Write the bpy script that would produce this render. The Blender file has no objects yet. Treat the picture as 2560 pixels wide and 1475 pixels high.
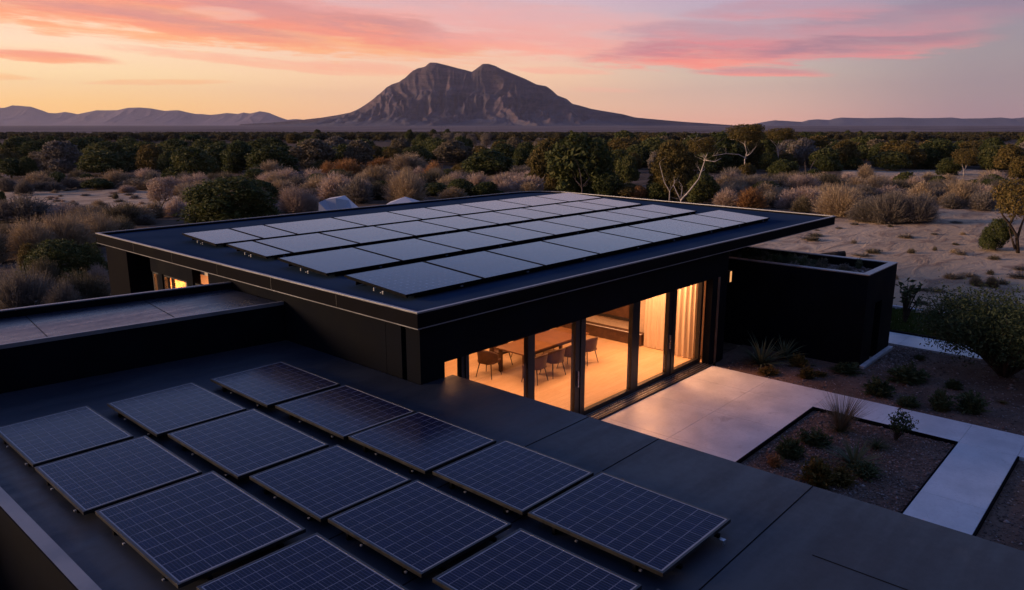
import bpy, bmesh, math, random
import numpy as np
from mathutils import Vector, Matrix
R = math.radians
sc = bpy.context.scene
COL = sc.collection

# ------------------------------------------------------------------ camera
PW, PH, FPX, PITCH, YAW, CAMZ = 2560.0, 1475.0, 1893.98, 0.2210, 0.7303, 7.13
cam = bpy.data.objects.new('camera', bpy.data.cameras.new('camera'))
COL.objects.link(cam)
cam.location = (0, 0, CAMZ)
cam.rotation_euler = (math.pi/2 - PITCH, 0, YAW - math.pi/2)
cam.data.sensor_width = 36.0
cam.data.lens = FPX/PW*36.0
cam.data.clip_start = 0.1
cam.data.clip_end = 60000.0
sc.camera = cam
FWD = np.array([math.cos(YAW), math.sin(YAW), 0.0])
RGT = np.array([math.sin(YAW), -math.cos(YAW), 0.0])
DIR = np.array([math.cos(YAW)*math.cos(PITCH), math.sin(YAW)*math.cos(PITCH), -math.sin(PITCH)])
UPV = np.cross(RGT, DIR)

def ray(x, y):
    """world direction of a point measured in the photograph (survey of the site)"""
    return DIR*FPX + RGT*(x-PW/2) + UPV*(PH/2-y)
def onz(x, y, z=0.0):
    v = ray(x, y); t = (z-CAMZ)/v[2]
    return np.array([0, 0, CAMZ]) + v*t
def at_depth(x, y, D):
    v = ray(x, y); t = D/(v @ FWD)
    return np.array([0, 0, CAMZ]) + v*t
def azel(x, y):
    v = ray(x, y)
    return math.atan2(v @ RGT, v @ FWD), math.atan2(v[2], math.hypot(v[0], v[1]))
def lin(r, g, b):
    f = lambda c: (c/255/12.92 if c/255 <= 0.04045 else ((c/255+0.055)/1.055)**2.4)
    return (f(r), f(g), f(b), 1.0)

# ------------------------------------------------------------------ node helpers
class NT:
    def __init__(s, tree): s.t = tree; s.n = tree.nodes; s.l = tree.links
    def new(s, typ, **kw):
        n = s.n.new(typ)
        for k, v in kw.items(): setattr(n, k, v)
        return n
    def put(s, sock, v):
        if hasattr(v, 'is_linked') or isinstance(v, bpy.types.NodeSocket): s.l.new(v, sock)
        else: sock.default_value = v
    def m(s, op, a, b=0.0, c=0.0, clamp=False):
        n = s.new('ShaderNodeMath', operation=op); n.use_clamp = clamp
        s.put(n.inputs[0], a); s.put(n.inputs[1], b); s.put(n.inputs[2], c)
        return n.outputs[0]
    def dot(s, v, w):
        n = s.new('ShaderNodeVectorMath', operation='DOT_PRODUCT')
        s.put(n.inputs[0], v); n.inputs[1].default_value = tuple(w)
        return n.outputs['Value']
    def mix(s, f, a, b, blend='MIX'):
        n = s.new('ShaderNodeMix', data_type='RGBA', blend_type=blend)
        s.put(n.inputs[0], f); s.put(n.inputs[6], a); s.put(n.inputs[7], b)
        return n.outputs[2]
    def ramp(s, f, stops, interp='LINEAR'):
        n = s.new('ShaderNodeValToRGB'); n.color_ramp.interpolation = interp
        e = n.color_ramp.elements
        while len(e) > 1: e.remove(e[-1])
        e[0].position = stops[0][0]; e[0].color = stops[0][1]
        for p, c in stops[1:]:
            k = e.new(p); k.color = c
        s.put(n.inputs[0], f)
        return n.outputs[0]
    def rng(s, v, a, b, c=0.0, d=1.0, smooth=True):
        n = s.new('ShaderNodeMapRange'); n.interpolation_type = 'SMOOTHSTEP' if smooth else 'LINEAR'
        s.put(n.inputs[0], v)
        for i, q in enumerate((a, b, c, d)): n.inputs[i+1].default_value = q
        return n.outputs[0]
    def xyz(s, x, y, z=0.0):
        n = s.new('ShaderNodeCombineXYZ')
        s.put(n.inputs[0], x); s.put(n.inputs[1], y); s.put(n.inputs[2], z)
        return n.outputs[0]
    def noise(s, vec, scale, detail=4.0, rough=0.55, dist=0.0):
        n = s.new('ShaderNodeTexNoise')
        if vec is not None: s.l.new(vec, n.inputs['Vector'])
        n.inputs['Scale'].default_value = scale; n.inputs['Detail'].default_value = detail
        n.inputs['Roughness'].default_value = rough; n.inputs['Distortion'].default_value = dist
        return n.outputs[0]

# ------------------------------------------------------------------ sky
SKY_GAIN = 1.0
SUN_AZ = YAW + R(94)      # the sun has just gone down to the left of the frame
SUN_EL = R(3.0)
w = bpy.data.worlds.new('World'); sc.world = w; w.use_nodes = True
w.node_tree.nodes.clear(); T = NT(w.node_tree)
gen = T.new('ShaderNodeTexCoord').outputs['Generated']
sr, sf, sz = T.dot(gen, RGT), T.dot(gen, FWD), T.dot(gen, (0, 0, 1))
az = T.m('ARCTAN2', sr, sf)
el = T.m('ARCSINE', sz)
eln = T.rng(el, 0.0, R(60), 0, 1, False)
d2 = lambda deg: deg/60.0
left = T.ramp(eln, [(0, lin(255,190,108)), (d2(1.3), lin(255,200,122)), (d2(3.2), lin(255,219,165)), (d2(5.2), lin(254,220,188)),
                    (d2(8.6), lin(250,200,175)), (d2(11), lin(196,190,214)), (d2(15), lin(152,168,214)), (d2(20), lin(108,134,194)), (d2(32), lin(86,113,178)), (1, lin(76,99,158))])
mid = T.ramp(eln, [(0, lin(250,182,140)), (d2(1.3), lin(252,196,152)), (d2(3.5), lin(250,203,166)), (d2(6), lin(240,190,180)),
                   (d2(8.6), lin(214,184,196)), (d2(11), lin(188,200,232)), (d2(15), lin(138,162,212)), (d2(20), lin(98,125,188)), (d2(32), lin(85,112,177)), (1, lin(76,99,158))])
rmid = T.ramp(eln, [(0, lin(232,168,146)), (d2(1.3), lin(224,178,158)), (d2(3.5), lin(206,184,170)), (d2(6), lin(190,170,180)),
                    (d2(8.6), lin(184,166,190)), (d2(11), lin(184,198,232)), (d2(15), lin(136,162,212)), (d2(20), lin(97,125,188)), (d2(32), lin(84,112,176)), (1, lin(76,99,158))])
right = T.ramp(eln, [(0, lin(164,128,134)), (d2(2), lin(160,138,142)), (d2(4.5), lin(157,144,150)), (d2(7), lin(150,140,156)),
                     (d2(8.6), lin(142,132,158)), (d2(11), lin(160,174,212)), (d2(15), lin(140,162,206)), (d2(20), lin(118,146,198)), (d2(32), lin(94,119,178)), (1, lin(76,99,158))])
back = T.ramp(eln, [(0, lin(52,60,84)), (d2(10), lin(60,72,104)), (d2(28), lin(84,102,150)), (1, lin(76,99,158))])
ax = lambda x: azel(x, 312)[0]
base = T.mix(T.rng(az, ax(150), ax(1150)), left, mid)
base = T.mix(T.rng(az, ax(1250), ax(1900)), base, rmid)
base = T.mix(T.rng(az, ax(1800), ax(2500)), base, right)
base = T.mix(T.rng(az, R(45), R(110)), base, back)
base = T.mix(T.rng(az, R(-95), R(-150)), base, back)
# streaky clouds, laid out by compass direction and elevation
sv = T.xyz(T.m('MULTIPLY', az, 5.0), T.m('ADD', T.m('MULTIPLY', el, 38.0), T.m('MULTIPLY', az, 1.6)), 0.0)
n1 = T.noise(sv, 1.6, 5.0, 0.6, 0.4)
n2 = T.noise(sv, 4.5, 5.0, 0.65, 0.6)
sv2 = T.xyz(T.m('MULTIPLY', az, 7.0), T.m('ADD', T.m('MULTIPLY', el, 90.0), T.m('MULTIPLY', az, 4.5)), 3.0)
n3 = T.noise(sv2, 2.2, 6.0, 0.7, 0.5)
def cloud(base, cx, cy, hw, hh, slope, clow, chigh, amt):
    a0, e0 = azel(cx, cy)
    a1, _ = azel(cx+hw, cy); _, e1 = azel(cx, cy-hh)
    da, de = a1-a0, e1-e0
    u = T.m('DIVIDE', T.m('SUBTRACT', az, a0), da)
    v = T.m('SUBTRACT', T.m('SUBTRACT', el, e0), T.m('MULTIPLY', T.m('SUBTRACT', az, a0), -slope))
    v = T.m('DIVIDE', v, de)
    v = T.m('ADD', v, T.m('MULTIPLY', T.m('SUBTRACT', n1, 0.5), 1.9))
    v = T.m('ADD', v, T.m('MULTIPLY', T.m('SUBTRACT', n3, 0.5), 1.0))
    uu = T.m('ADD', u, T.m('MULTIPLY', T.m('SUBTRACT', n2, 0.5), 0.5))
    # sharper lower rim, feathered upper side
    vl = T.m('MULTIPLY', T.m('MINIMUM', v, 0.0), 1.15)
    vh = T.m('MULTIPLY', T.m('MAXIMUM', v, 0.0), 0.8)
    dd = T.m('ADD', T.m('MULTIPLY', uu, uu), T.m('ADD', T.m('MULTIPLY', vl, vl), T.m('MULTIPLY', vh, vh)))
    msk = T.rng(dd, 1.05, 0.25)
    msk = T.m('MULTIPLY', msk, T.rng(T.m('ADD', T.m('MULTIPLY', n2, .5), T.m('MULTIPLY', n3, .5)), 0.34, 0.56, 0.5*amt, amt))
    colr = T.mix(T.rng(v, -0.6, 0.55), clow, chigh)
    return T.mix(msk, base, colr)
OR_, CO, MV = lin(255,176,122), lin(252,150,118), lin(214,142,138)
PK, SA, MR = lin(250,140,132), lin(255,172,150), lin(186,134,150)
for c in [
    (-700, -230, 620, 150, .03, lin(255,158,128), lin(236,150,142), .95),  # unseen cloud added beyond the frame to turn the wing roof's reflection pink
    (260, 8, 900, 118, .075, lin(255,176,122), lin(240,150,124), .95),
    (700, 74, 640, 74, .085, OR_, lin(238,146,128), .95),
    (120, 30, 380, 34, .06, lin(254,158,116), lin(226,146,132), .8),
    (460, 66, 420, 30, .10, CO, MV, .8),
    (860, 66, 460, 44, .12, lin(246,146,124), lin(206,144,146), .9),
    (640, 10, 420, 34, .05, lin(228,150,142), lin(206,142,146), .7),
    (560, 34, 120, 16, .04, lin(246,186,166), lin(240,186,172), .7),
    (110, 141, 210, 20, .06, lin(255,164,112), lin(246,150,118), .95),
    (-60, 190, 190, 9, .03, lin(255,190,120), lin(255,190,120), .7),
    (640, 158, 360, 15, .075, lin(255,184,146), lin(252,182,150), .8),
    (920, 172, 190, 14, .06, lin(255,182,146), lin(250,180,150), .85),
    (400, 207, 210, 8, -.03, lin(255,190,130), lin(255,190,130), .75),
    (1100, 24, 480, 44, .05, lin(244,172,164), lin(222,170,172), .7),
    (1330, 112, 330, 40, .06, lin(255,168,148), lin(240,166,158), .9),
    (1380, 56, 380, 34, .03, lin(238,166,160), lin(228,174,176), .7),
    (1400, 178, 150, 10, .04, lin(254,180,152), lin(250,182,156), .8),
    (1510, 226, 110, 7, .02, lin(252,186,158), lin(250,186,158), .6),
    (1760, 140, 380, 40, -.02, lin(255,146,128), lin(204,132,142), 1.0),
    (1840, 92, 380, 38, .03, lin(226,138,142), lin(190,146,160), .8),
    (1900, 182, 200, 15, .03, lin(250,150,136), lin(208,144,146), .95),
    (2150, 122, 390, 42, -.035, lin(226,140,142), lin(166,124,142), .92),
    (2230, 60, 330, 40, .03, lin(208,140,150), lin(170,136,154), .8),
    (1960, 30, 320, 28, .02, lin(216,144,152), lin(192,148,164), .75),
    (2480, 20, 280, 34, .05, lin(172,132,150), lin(150,128,152), .65),
]:
    x, y, hw, hh, s, a, b, q = c
    base = cloud(base, x, y, hw, hh, s, a, b, q)
# a physical dusk sky underneath gives the overhead light its blue
sky = T.new('ShaderNodeTexSky', sky_type='NISHITA')
sky.sun_disc = False; sky.sun_elevation = SUN_EL; sky.sun_rotation = math.pi/2 - SUN_AZ
air = T.ramp(T.rng(el, 0, R(30), 0, 1, False), [(0, (1.34, 1.36, 1.30, 1)), (.08, (1.26, 1.26, 1.20, 1)), (.18, (1.16, 1.16, 1.12, 1)), (.30, (1.10, 1.09, 1.06, 1)), (.6, (1.03, 1.03, 1.03, 1)), (1, (1, 1, 1, 1))])
fin = T.mix(1.0, base, air, 'MULTIPLY')
below = T.rng(el, R(-0.5), R(-6))
fin = T.mix(below, fin, (0.09, 0.07, 0.06, 1))
bg = T.new('ShaderNodeBackground'); T.l.new(fin, bg.inputs[0]); bg.inputs[1].default_value = 1.0*SKY_GAIN
bg2 = T.new('ShaderNodeBackground'); T.l.new(sky.outputs[0], bg2.inputs[0]); bg2.inputs[1].default_value = 0.006
add = T.new('ShaderNodeAddShader'); T.l.new(bg.outputs[0], add.inputs[0]); T.l.new(bg2.outputs[0], add.inputs[1])
T.l.new(add.outputs[0], T.new('ShaderNodeOutputWorld').inputs[0])

# ------------------------------------------------------------------ sun and exposure
sun = bpy.data.objects.new('sun', bpy.data.lights.new('sun', 'SUN')); COL.objects.link(sun)
sun.data.energy = 4.6; sun.data.angle = R(12); sun.data.color = (1.0, 0.66, 0.42)
SD = Vector((math.cos(SUN_AZ)*math.cos(R(10)), math.sin(SUN_AZ)*math.cos(R(10)), math.sin(R(10))))
sun.rotation_euler = SD.to_track_quat('Z', 'Y').to_euler()
sc.view_settings.view_transform = 'Standard'; sc.view_settings.look = 'None'
sc.view_settings.exposure = 0.0; sc.view_settings.gamma = 1.0
sc.render.engine = 'CYCLES'
sc.cycles.use_denoising = True
sc.cycles.max_bounces = 6; sc.cycles.diffuse_bounces = 3; sc.cycles.glossy_bounces = 3
sc.cycles.transmission_bounces = 4; sc.cycles.transparent_max_bounces = 8; sc.cycles.volume_bounces = 0
sc.cycles.sample_clamp_indirect = 4.0
sc.cycles.caustics_reflective = False; sc.cycles.caustics_refractive = False

# ------------------------------------------------------------------ object helpers
def tag(o, label=None, cat=None, group=None, kind=None):
    for k, v in (('label', label), ('category', cat), ('group', group), ('kind', kind)):
        if v: o[k] = v
    return o
def empty(name, loc=(0, 0, 0), rz=0.0, label=None, cat=None, group=None):
    o = bpy.data.objects.new(name, None); COL.objects.link(o)
    o.location = loc; o.rotation_euler = (0, 0, rz); o.empty_display_size = 0.3
    return tag(o, label, cat, group)
def fast_mesh(name, V, F, smooth=False):
    """V (n,3) ; F (m,k) all faces with k corners"""
    V = np.asarray(V, np.float32); F = np.asarray(F, np.int32)
    me = bpy.data.meshes.new(name)
    me.vertices.add(len(V)); me.vertices.foreach_set('co', V.ravel())
    m, k = F.shape
    me.loops.add(m*k); me.loops.foreach_set('vertex_index', F.ravel())
    me.polygons.add(m); me.polygons.foreach_set('loop_start', np.arange(0, m*k, k, dtype=np.int32))
    if smooth: me.polygons.foreach_set('use_smooth', np.ones(m, bool))
    me.update(calc_edges=True); me.validate()
    return me
def link(name, me, mat=None, parent=None, loc=(0, 0, 0), rz=0.0):
    o = bpy.data.objects.new(name, me); COL.objects.link(o)
    if mat is not None and len(me.materials) == 0: me.materials.append(mat)
    o.location = loc; o.rotation_euler = (0, 0, rz)
    if parent is not None: o.parent = parent
    return o
class MB:
    def __init__(s): s.v = []; s.f = []
    def add(s, vs, fs):
        b = len(s.v); s.v += [tuple(map(float, p)) for p in vs]; s.f += [tuple(i+b for i in q) for q in fs]
        return s
    def box(s, x0, x1, y0, y1, z0, z1):
        v = [(x, y, z) for z in (z0, z1) for y in (y0, y1) for x in (x0, x1)]
        return s.add(v, [(0,2,3,1),(4,5,7,6),(0,1,5,4),(1,3,7,5),(3,2,6,7),(2,0,4,6)])
    def prism(s, poly, z0, z1):
        n = len(poly)
        v = [(p[0], p[1], z0) for p in poly]+[(p[0], p[1], z1) for p in poly]
        f = [tuple(range(n-1, -1, -1)), tuple(range(n, 2*n))]+[(i, (i+1) % n, (i+1) % n+n, i+n) for i in range(n)]
        return s.add(v, f)
    def ring(s, outer, inner, z0, z1):
        n = len(outer)
        v = [(p[0], p[1], z) for z in (z0, z1) for p in outer]+[(p[0], p[1], z) for z in (z0, z1) for p in inner]
        f = []
        for i in range(n):
            j = (i+1) % n
            f += [(i, j, n+j, n+i), (2*n+j, 2*n+i, 3*n+i, 3*n+j), (n+i, n+j, 3*n+j, 3*n+i), (j, i, 2*n+i, 2*n+j)]
        return s.add(v, f)
    def tube(s, pts, rad, k=6):
        pts = [Vector(p) for p in pts]; n = len(pts)
        if not hasattr(rad, '__len__'): rad = [rad]*n
        vs = []; ref = Vector((0.31, 0.17, 0.93))
        for i, p in enumerate(pts):
            d = (pts[min(i+1, n-1)]-pts[max(i-1, 0)]).normalized()
            a = d.cross(ref)
            if a.length < 1e-3: a = d.cross(Vector((1, 0, 0)))
            a.normalize(); b = d.cross(a)
            for q in range(k):
                t = 2*math.pi*q/k
                vs.append(p+(a*math.cos(t)+b*math.sin(t))*rad[i])
        fs = [(i*k+q, i*k+(q+1) % k, (i+1)*k+(q+1) % k, (i+1)*k+q) for i in range(n-1) for q in range(k)]
        fs += [tuple(range(k-1, -1, -1)), tuple(range((n-1)*k, n*k))]
        return s.add(vs, fs)
    def mesh(s, name, bevel=0.0, smooth=False):
        me = bpy.data.meshes.new(name); me.from_pydata(s.v, [], s.f)
        if bevel > 0:
            bm = bmesh.new(); bm.from_mesh(me)
            bmesh.ops.bevel(bm, geom=bm.edges[:], offset=bevel, segments=2, affect='EDGES', profile=0.7)
            bm.to_mesh(me); bm.free()
        if smooth:
            for p in me.polygons: p.use_smooth = True
        me.update()
        return me
    def build(s, name, mat, parent=None, bevel=0.0, smooth=False, loc=(0, 0, 0), rz=0.0):
        return link(name, s.mesh(name, bevel, smooth), mat, parent, loc, rz)

# ------------------------------------------------------------------ materials
def mat_new(name):
    m = bpy.data.materials.new(name); m.use_nodes = True
    t = NT(m.node_tree); b = m.node_tree.nodes['Principled BSDF']
    return m, t, b
def setp(b, col=None, rough=0.5, spec=0.5, metal=0.0):
    if col is not None: b.inputs['Base Color'].default_value = (*col, 1)
    b.inputs['Roughness'].default_value = rough; b.inputs['Specular IOR Level'].default_value = spec
    b.inputs['Metallic'].default_value = metal
def objco(t): return t.new('ShaderNodeTexCoord').outputs['Object']
def bump(t, b, h, dist=0.01, strength=0.5):
    n = t.new('ShaderNodeBump'); n.inputs['Strength'].default_value = strength; n.inputs['Distance'].default_value = dist
    t.l.new(h, n.inputs['Height']); t.l.new(n.outputs[0], b.inputs['Normal'])
def simple(name, col, rough=0.5, spec=0.5, metal=0.0, var=0.25, scale=6.0, bmp=0.0):
    m, t, b = mat_new(name); setp(b, col, rough, spec, metal)
    n = t.noise(objco(t), scale, 5.0)
    lo = tuple(c*(1-var) for c in col)+(1,); hi = tuple(min(1, c*(1+var)) for c in col)+(1,)
    t.l.new(t.mix(t.rng(n, 0.3, 0.7), lo, hi), b.inputs['Base Color'])
    t.l.new(t.rng(n, 0.25, 0.75, rough*0.85, min(1, rough*1.15)), b.inputs['Roughness'])
    if bmp > 0: bump(t, b, t.noise(objco(t), scale*8, 3.0), bmp, 0.4)
    return m
M = {}
M['clad'] = simple('black_metal_cladding', (0.0042, 0.0048, 0.0072), 0.8, 0.04, var=.3, scale=1.2)
M['fascia'] = simple('dark_bronze_fascia', (0.0075, 0.0068, 0.008), 0.8, 0.02, var=.25, scale=0.9)
M['capping'] = simple('folded_metal_capping', (0.20, 0.20, 0.21), 0.4, 0.5, 0.4, var=.15, scale=2.0)
M['timber'] = simple('painted_gap_light', (0.12, 0.07, 0.04), 0.5, 0.4, var=.35, scale=3.0)  # dim warm light of a slim gap, put into the colour
M['innertimber'] = simple('warm_inner_timber', (0.42, 0.24, 0.10), 0.5, 0.4, var=.35, scale=3.0)
M['blackframe'] = simple('black_aluminium', (0.010, 0.010, 0.011), 0.38, 0.5, var=.2)
M['alu'] = simple('bare_aluminium', (0.55, 0.56, 0.58), 0.3, 0.5, 0.9, var=.1)
M['backdeflect'] = simple('black_deflector', (0.004, 0.0045, 0.006), 0.8, 0.06)
M['plaster'] = simple('warm_plaster', (0.62, 0.5, 0.38), 0.8, 0.2, var=.06)
M['leather'] = simple('brown_leather', (0.055, 0.024, 0.013), 0.5, 0.4, var=.25, scale=9)
M['tabletop'] = simple('oiled_timber', (0.13, 0.06, 0.025), 0.35, 0.5, var=.2, scale=4)
M['darkwood'] = simple('dark_brown_joinery', (0.07, 0.035, 0.02), 0.45, 0.4, var=.2)
M['white'] = simple('white_sheet_metal', (0.42, 0.43, 0.47), 0.5, 0.4, var=.08, scale=1.0)
M['plinth'] = simple('pale_concrete', (0.5, 0.5, 0.52), 0.8, 0.2, var=.18, scale=5, bmp=.004)
M['darkdoor'] = simple('black_door', (0.005, 0.005, 0.006), 0.5, 0.3)
M['bark'] = simple('dark_bark', (0.055, 0.04, 0.03), 0.9, 0.1, var=.4, scale=5)
M['palebark'] = simple('white_bark', (0.50, 0.44, 0.40), 0.8, 0.2, var=.3, scale=4)
M['greybark'] = simple('grey_bark', (0.12, 0.095, 0.085), 0.9, 0.1, var=.3, scale=5)
M['log'] = simple('charred_log', (0.03, 0.026, 0.024), 0.9, 0.1, var=.5, scale=4)

def roof_mat(name, r0, r1, spec, c0, c1):
    m, t, b = mat_new(name); setp(b, None, 0.4, spec)
    co = objco(t)
    mp = t.new('ShaderNodeMapping'); mp.inputs['Scale'].default_value = (0.35, 2.2, 1); t.l.new(co, mp.inputs[0])
    n = t.noise(mp.outputs[0], 1.2, 6, 0.6); n2 = t.noise(co, 0.5, 4); n3 = t.noise(co, 9.0, 5, .7)
    t.l.new(t.mix(t.rng(n2, .3, .7), c0, c1), b.inputs['Base Color'])
    st = t.noise(co, 1.3, 7, .7, 1.2); st2 = t.noise(co, .35, 5, .6, .8)
    c = t.mix(t.m('MULTIPLY', t.rng(st, .55, .62, 0, .8), t.rng(st2, .45, .65, 0, .4)), b.inputs['Base Color'].links[0].from_socket, (.045, .045, .048, 1))
    t.l.new(t.mix(t.rng(n3, .62, .75, 0, .3), c, (.05, .048, .046, 1)), b.inputs['Base Color'])
    r = t.m('ADD', t.rng(n, .3, .7, r0, r1), t.rng(n3, .3, .7, -.03, .05))
    t.l.new(r, b.inputs['Roughness'])
    bump(t, b, t.m('ADD', n, t.m('MULTIPLY', n3, .3)), 0.01, 0.14)
    return m
M['lowroof'] = roof_mat('foreground_roof_membrane', .40, .58, .42, (.012, .016, .026, 1), (.020, .025, .036, 1))
M['roof'] = roof_mat('roof_membrane', .5, .68, .0, (.020, .038, .072, 1), (.030, .050, .088, 1)); M['wingroof'] = roof_mat('smooth_roof_membrane', .24, .38, .5, (.010, .014, .026, 1), (.018, .022, .036, 1))  # main roof: blue sky reflection is put into its base colour, no gloss

def cell_mat(name, nx, ny, bus, linecol, lw, mar, dots=False, busamt=.5, rough=.16):
    """photovoltaic glass: cells, bus bars and pale margins drawn in the sheet's own coordinates"""
    m, t, b = mat_new(name); setp(b, None, rough, 0.5)
    b.inputs['IOR'].default_value = 1.5
    b.inputs['Specular IOR Level'].default_value = .2 if bus else .5
    g = t.new('ShaderNodeTexCoord').outputs['Generated']
    sep = t.new('ShaderNodeSeparateXYZ'); t.l.new(g, sep.inputs[0]); x, y = sep.outputs[0], sep.outputs[1]
    # inside the margin
    ux = t.m('DIVIDE', t.m('SUBTRACT', x, mar), 1-2*mar); uy = t.m('DIVIDE', t.m('SUBTRACT', y, mar), 1-2*mar)
    def lines(u, n, wd):
        f = t.m('FRACT', t.m('MULTIPLY', u, n))
        d = t.m('ABSOLUTE', t.m('SUBTRACT', f, 0.5))
        return t.rng(d, 0.5-wd*n*1.2, 0.5-wd*n*0.5, 0, 1)
    def inside(u): return t.m('LESS_THAN', t.m('ABSOLUTE', t.m('SUBTRACT', u, 0.5)), 0.5)
    inn = t.m('MULTIPLY', inside(ux), inside(uy))
    lx, ly = lines(ux, nx, lw), lines(uy, ny, lw)
    nz = t.noise(objco(t), 2.5, 5, .6)
    cell = t.new('ShaderNodeTexWhiteNoise')
    t.l.new(t.xyz(t.m('FLOOR', t.m('MULTIPLY', ux, nx)), t.m('FLOOR', t.m('MULTIPLY', uy, ny))), cell.inputs[0])
    base = t.mix(cell.outputs[0], (0.003, 0.0042, 0.020, 1) if bus else (0.008, 0.016, 0.045, 1), (0.0055, 0.0075, 0.034, 1) if bus else (0.011, 0.021, 0.058, 1))
    base = t.mix(t.rng(nz, .35, .7), base, (0.005, 0.0055, 0.018, 1))
    oi = t.new('ShaderNodeObjectInfo')
    if bus:
        bl = lines(ux, nx*bus, lw*.9)
        base = t.mix(t.m('MULTIPLY', bl, busamt), base, (0.034, 0.040, 0.085, 1))
    if dots:
        dd = t.m('MULTIPLY', lines(ux, nx, lw*5), lines(uy, ny, lw*5))
        base = t.mix(t.m('MULTIPLY', dd, .3), base, (0.30, 0.34, 0.42, 1))
    fade = t.rng(t.noise(objco(t), 6.0, 3), .3, .7, .3, 1.0)
    ln = t.m('MULTIPLY', t.m('MAXIMUM', ly, t.m('MULTIPLY', lx, .8)), fade)
    base = t.mix(ln, base, linecol)
    base = t.mix(inn, (linecol[0]*1.8, linecol[1]*1.7, linecol[2]*1.35, 1), base)
    t.l.new(base, b.inputs['Base Color'])
    t.l.new(t.rng(t.noise(objco(t), 14, 4, .7), .3, .7, rough*.8, rough*1.35), b.inputs['Roughness'])
    bump(t, b, t.noise(objco(t), 30, 3), 0.002, 0.10)
    return m
M['cellnear'] = cell_mat('solar_cells', 8, 10, 4, (0.12, 0.135, 0.20, 1), 0.0038, 0.010, busamt=.8)
M['cellfar'] = cell_mat('solar_cells_fine', 12, 10, 0, (0.012, 0.013, 0.034, 1), 0.003, 0.004, dots=True, rough=.15)

def glass_mat():
    m, t, b = mat_new('window_glass'); t.n.remove(b)
    tr = t.new('ShaderNodeBsdfTransparent'); tr.inputs[0].default_value = (.93, .93, .92, 1)
    gl = t.new('ShaderNodeBsdfGlossy'); gl.inputs['Roughness'].default_value = .02
    lw = t.new('ShaderNodeLayerWeight'); lw.inputs[0].default_value = .5
    fac = t.m('ADD', t.m('MULTIPLY', t.m('POWER', lw.outputs['Facing'], 5.0), .7), .03)
    mx = t.new('ShaderNodeMixShader')
    t.l.new(fac, mx.inputs[0]); t.l.new(tr.outputs[0], mx.inputs[1]); t.l.new(gl.outputs[0], mx.inputs[2])
    t.l.new(mx.outputs[0], t.n['Material Output'].inputs[0])
    return m
M['glass'] = glass_mat()
def emit(name, col, st):
    m, t, b = mat_new(name); setp(b, col, .6)
    b.inputs['Emission Color'].default_value = (*col, 1); b.inputs['Emission Strength'].default_value = st
    return m
M['lamp'] = emit('warm_lamp_glass', (1.0, 0.50, 0.17), 0.75)

def floor_mat():
    m, t, b = mat_new('oak_floor'); setp(b, None, .42, .4)
    co = objco(t)
    br = t.new('ShaderNodeTexBrick'); t.l.new(co, br.inputs[0])
    for k, v in (('Color1', (.52, .36, .20, 1)), ('Color2', (.60, .43, .26, 1)), ('Mortar', (.40, .26, .14, 1)), ('Scale', 1.0), ('Mortar Size', .004),
                 ('Brick Width', 2.2), ('Row Height', .19)): br.inputs[k].default_value = v
    mp = t.new('ShaderNodeMapping'); mp.inputs['Scale'].default_value = (.6, 9, 1); t.l.new(co, mp.inputs[0])
    g = t.noise(mp.outputs[0], 3, 6, .65)
    t.l.new(t.mix(t.rng(g, .3, .75, 0, .55), br.outputs[0], (.42, .26, .13, 1)), b.inputs['Base Color'])
    return m
M['floor'] = floor_mat()
def curtain_mat():
    m, t, b = mat_new('linen_curtain'); setp(b, (.72, .6, .46), .9, .1)
    tl = t.new('ShaderNodeBsdfTranslucent'); tl.inputs[0].default_value = (.72, .6, .46, 1)
    mx = t.new('ShaderNodeMixShader'); mx.inputs[0].default_value = .2
    t.l.new(b.outputs[0], mx.inputs[1]); t.l.new(tl.outputs[0], mx.inputs[2]); t.l.new(mx.outputs[0], t.n['Material Output'].inputs[0])
    return m
M['linen'] = curtain_mat()
def paving_mat():
    m, t, b = mat_new('pale_paving'); setp(b, None, .42, .5)
    co = objco(t)
    n = t.noise(co, 1.1, 6, .6); n2 = t.noise(co, 14, 5, .7)
    c = t.mix(t.rng(n, .3, .7), (.55, .55, .545, 1), (.71, .705, .69, 1))
    c = t.mix(t.rng(n2, .45, .8, 0, .4), c, (.40, .39, .38, 1))
    st = t.noise(co, 2.3, 7, .7, 1.0)
    c = t.mix(t.rng(st, .58, .70, 0, .45), c, (.36, .33, .30, 1))
    t.l.new(c, b.inputs['Base Color'])
    t.l.new(t.rng(n, .3, .7, .36, .5), b.inputs['Roughness'])
    bump(t, b, n2, .003, .25)
    return m
M['paving'] = paving_mat()
def soil_mat():
    m, t, b = mat_new('bare_soil'); setp(b, None, .95, .1)
    co = objco(t); n = t.noise(co, .8, 6, .6); n2 = t.noise(co, 9, 6, .7); n3 = t.noise(co, 40, 3, .7)
    c = t.mix(t.rng(n, .3, .7), (.125, .08, .058, 1), (.21, .14, .105, 1))
    c = t.mix(t.rng(n2, .5, .75, 0, .8), c, (.06, .042, .035, 1))
    c = t.mix(t.rng(n3, .6, .8, 0, .6), c, (.26, .19, .15, 1))
    t.l.new(c, b.inputs['Base Color']); bump(t, b, t.m('ADD', n2, t.m('MULTIPLY', n3, .5)), .05, .9)
    return m
M['soil'] = soil_mat()
M['stone'] = None
def stone_mat():
    m, t, b = mat_new('gravel_stones'); setp(b, None, .9, .15)
    g = t.new('ShaderNodeNewGeometry')
    c = t.ramp(g.outputs['Random Per Island'], [(0, (.09, .07, .06, 1)), (.5, (.19, .14, .12, 1)), (.85, (.27, .21, .18, 1)), (1, (.42, .36, .33, 1))])
    t.l.new(c, b.inputs['Base Color']); return m
M['stone'] = stone_mat()
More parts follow.
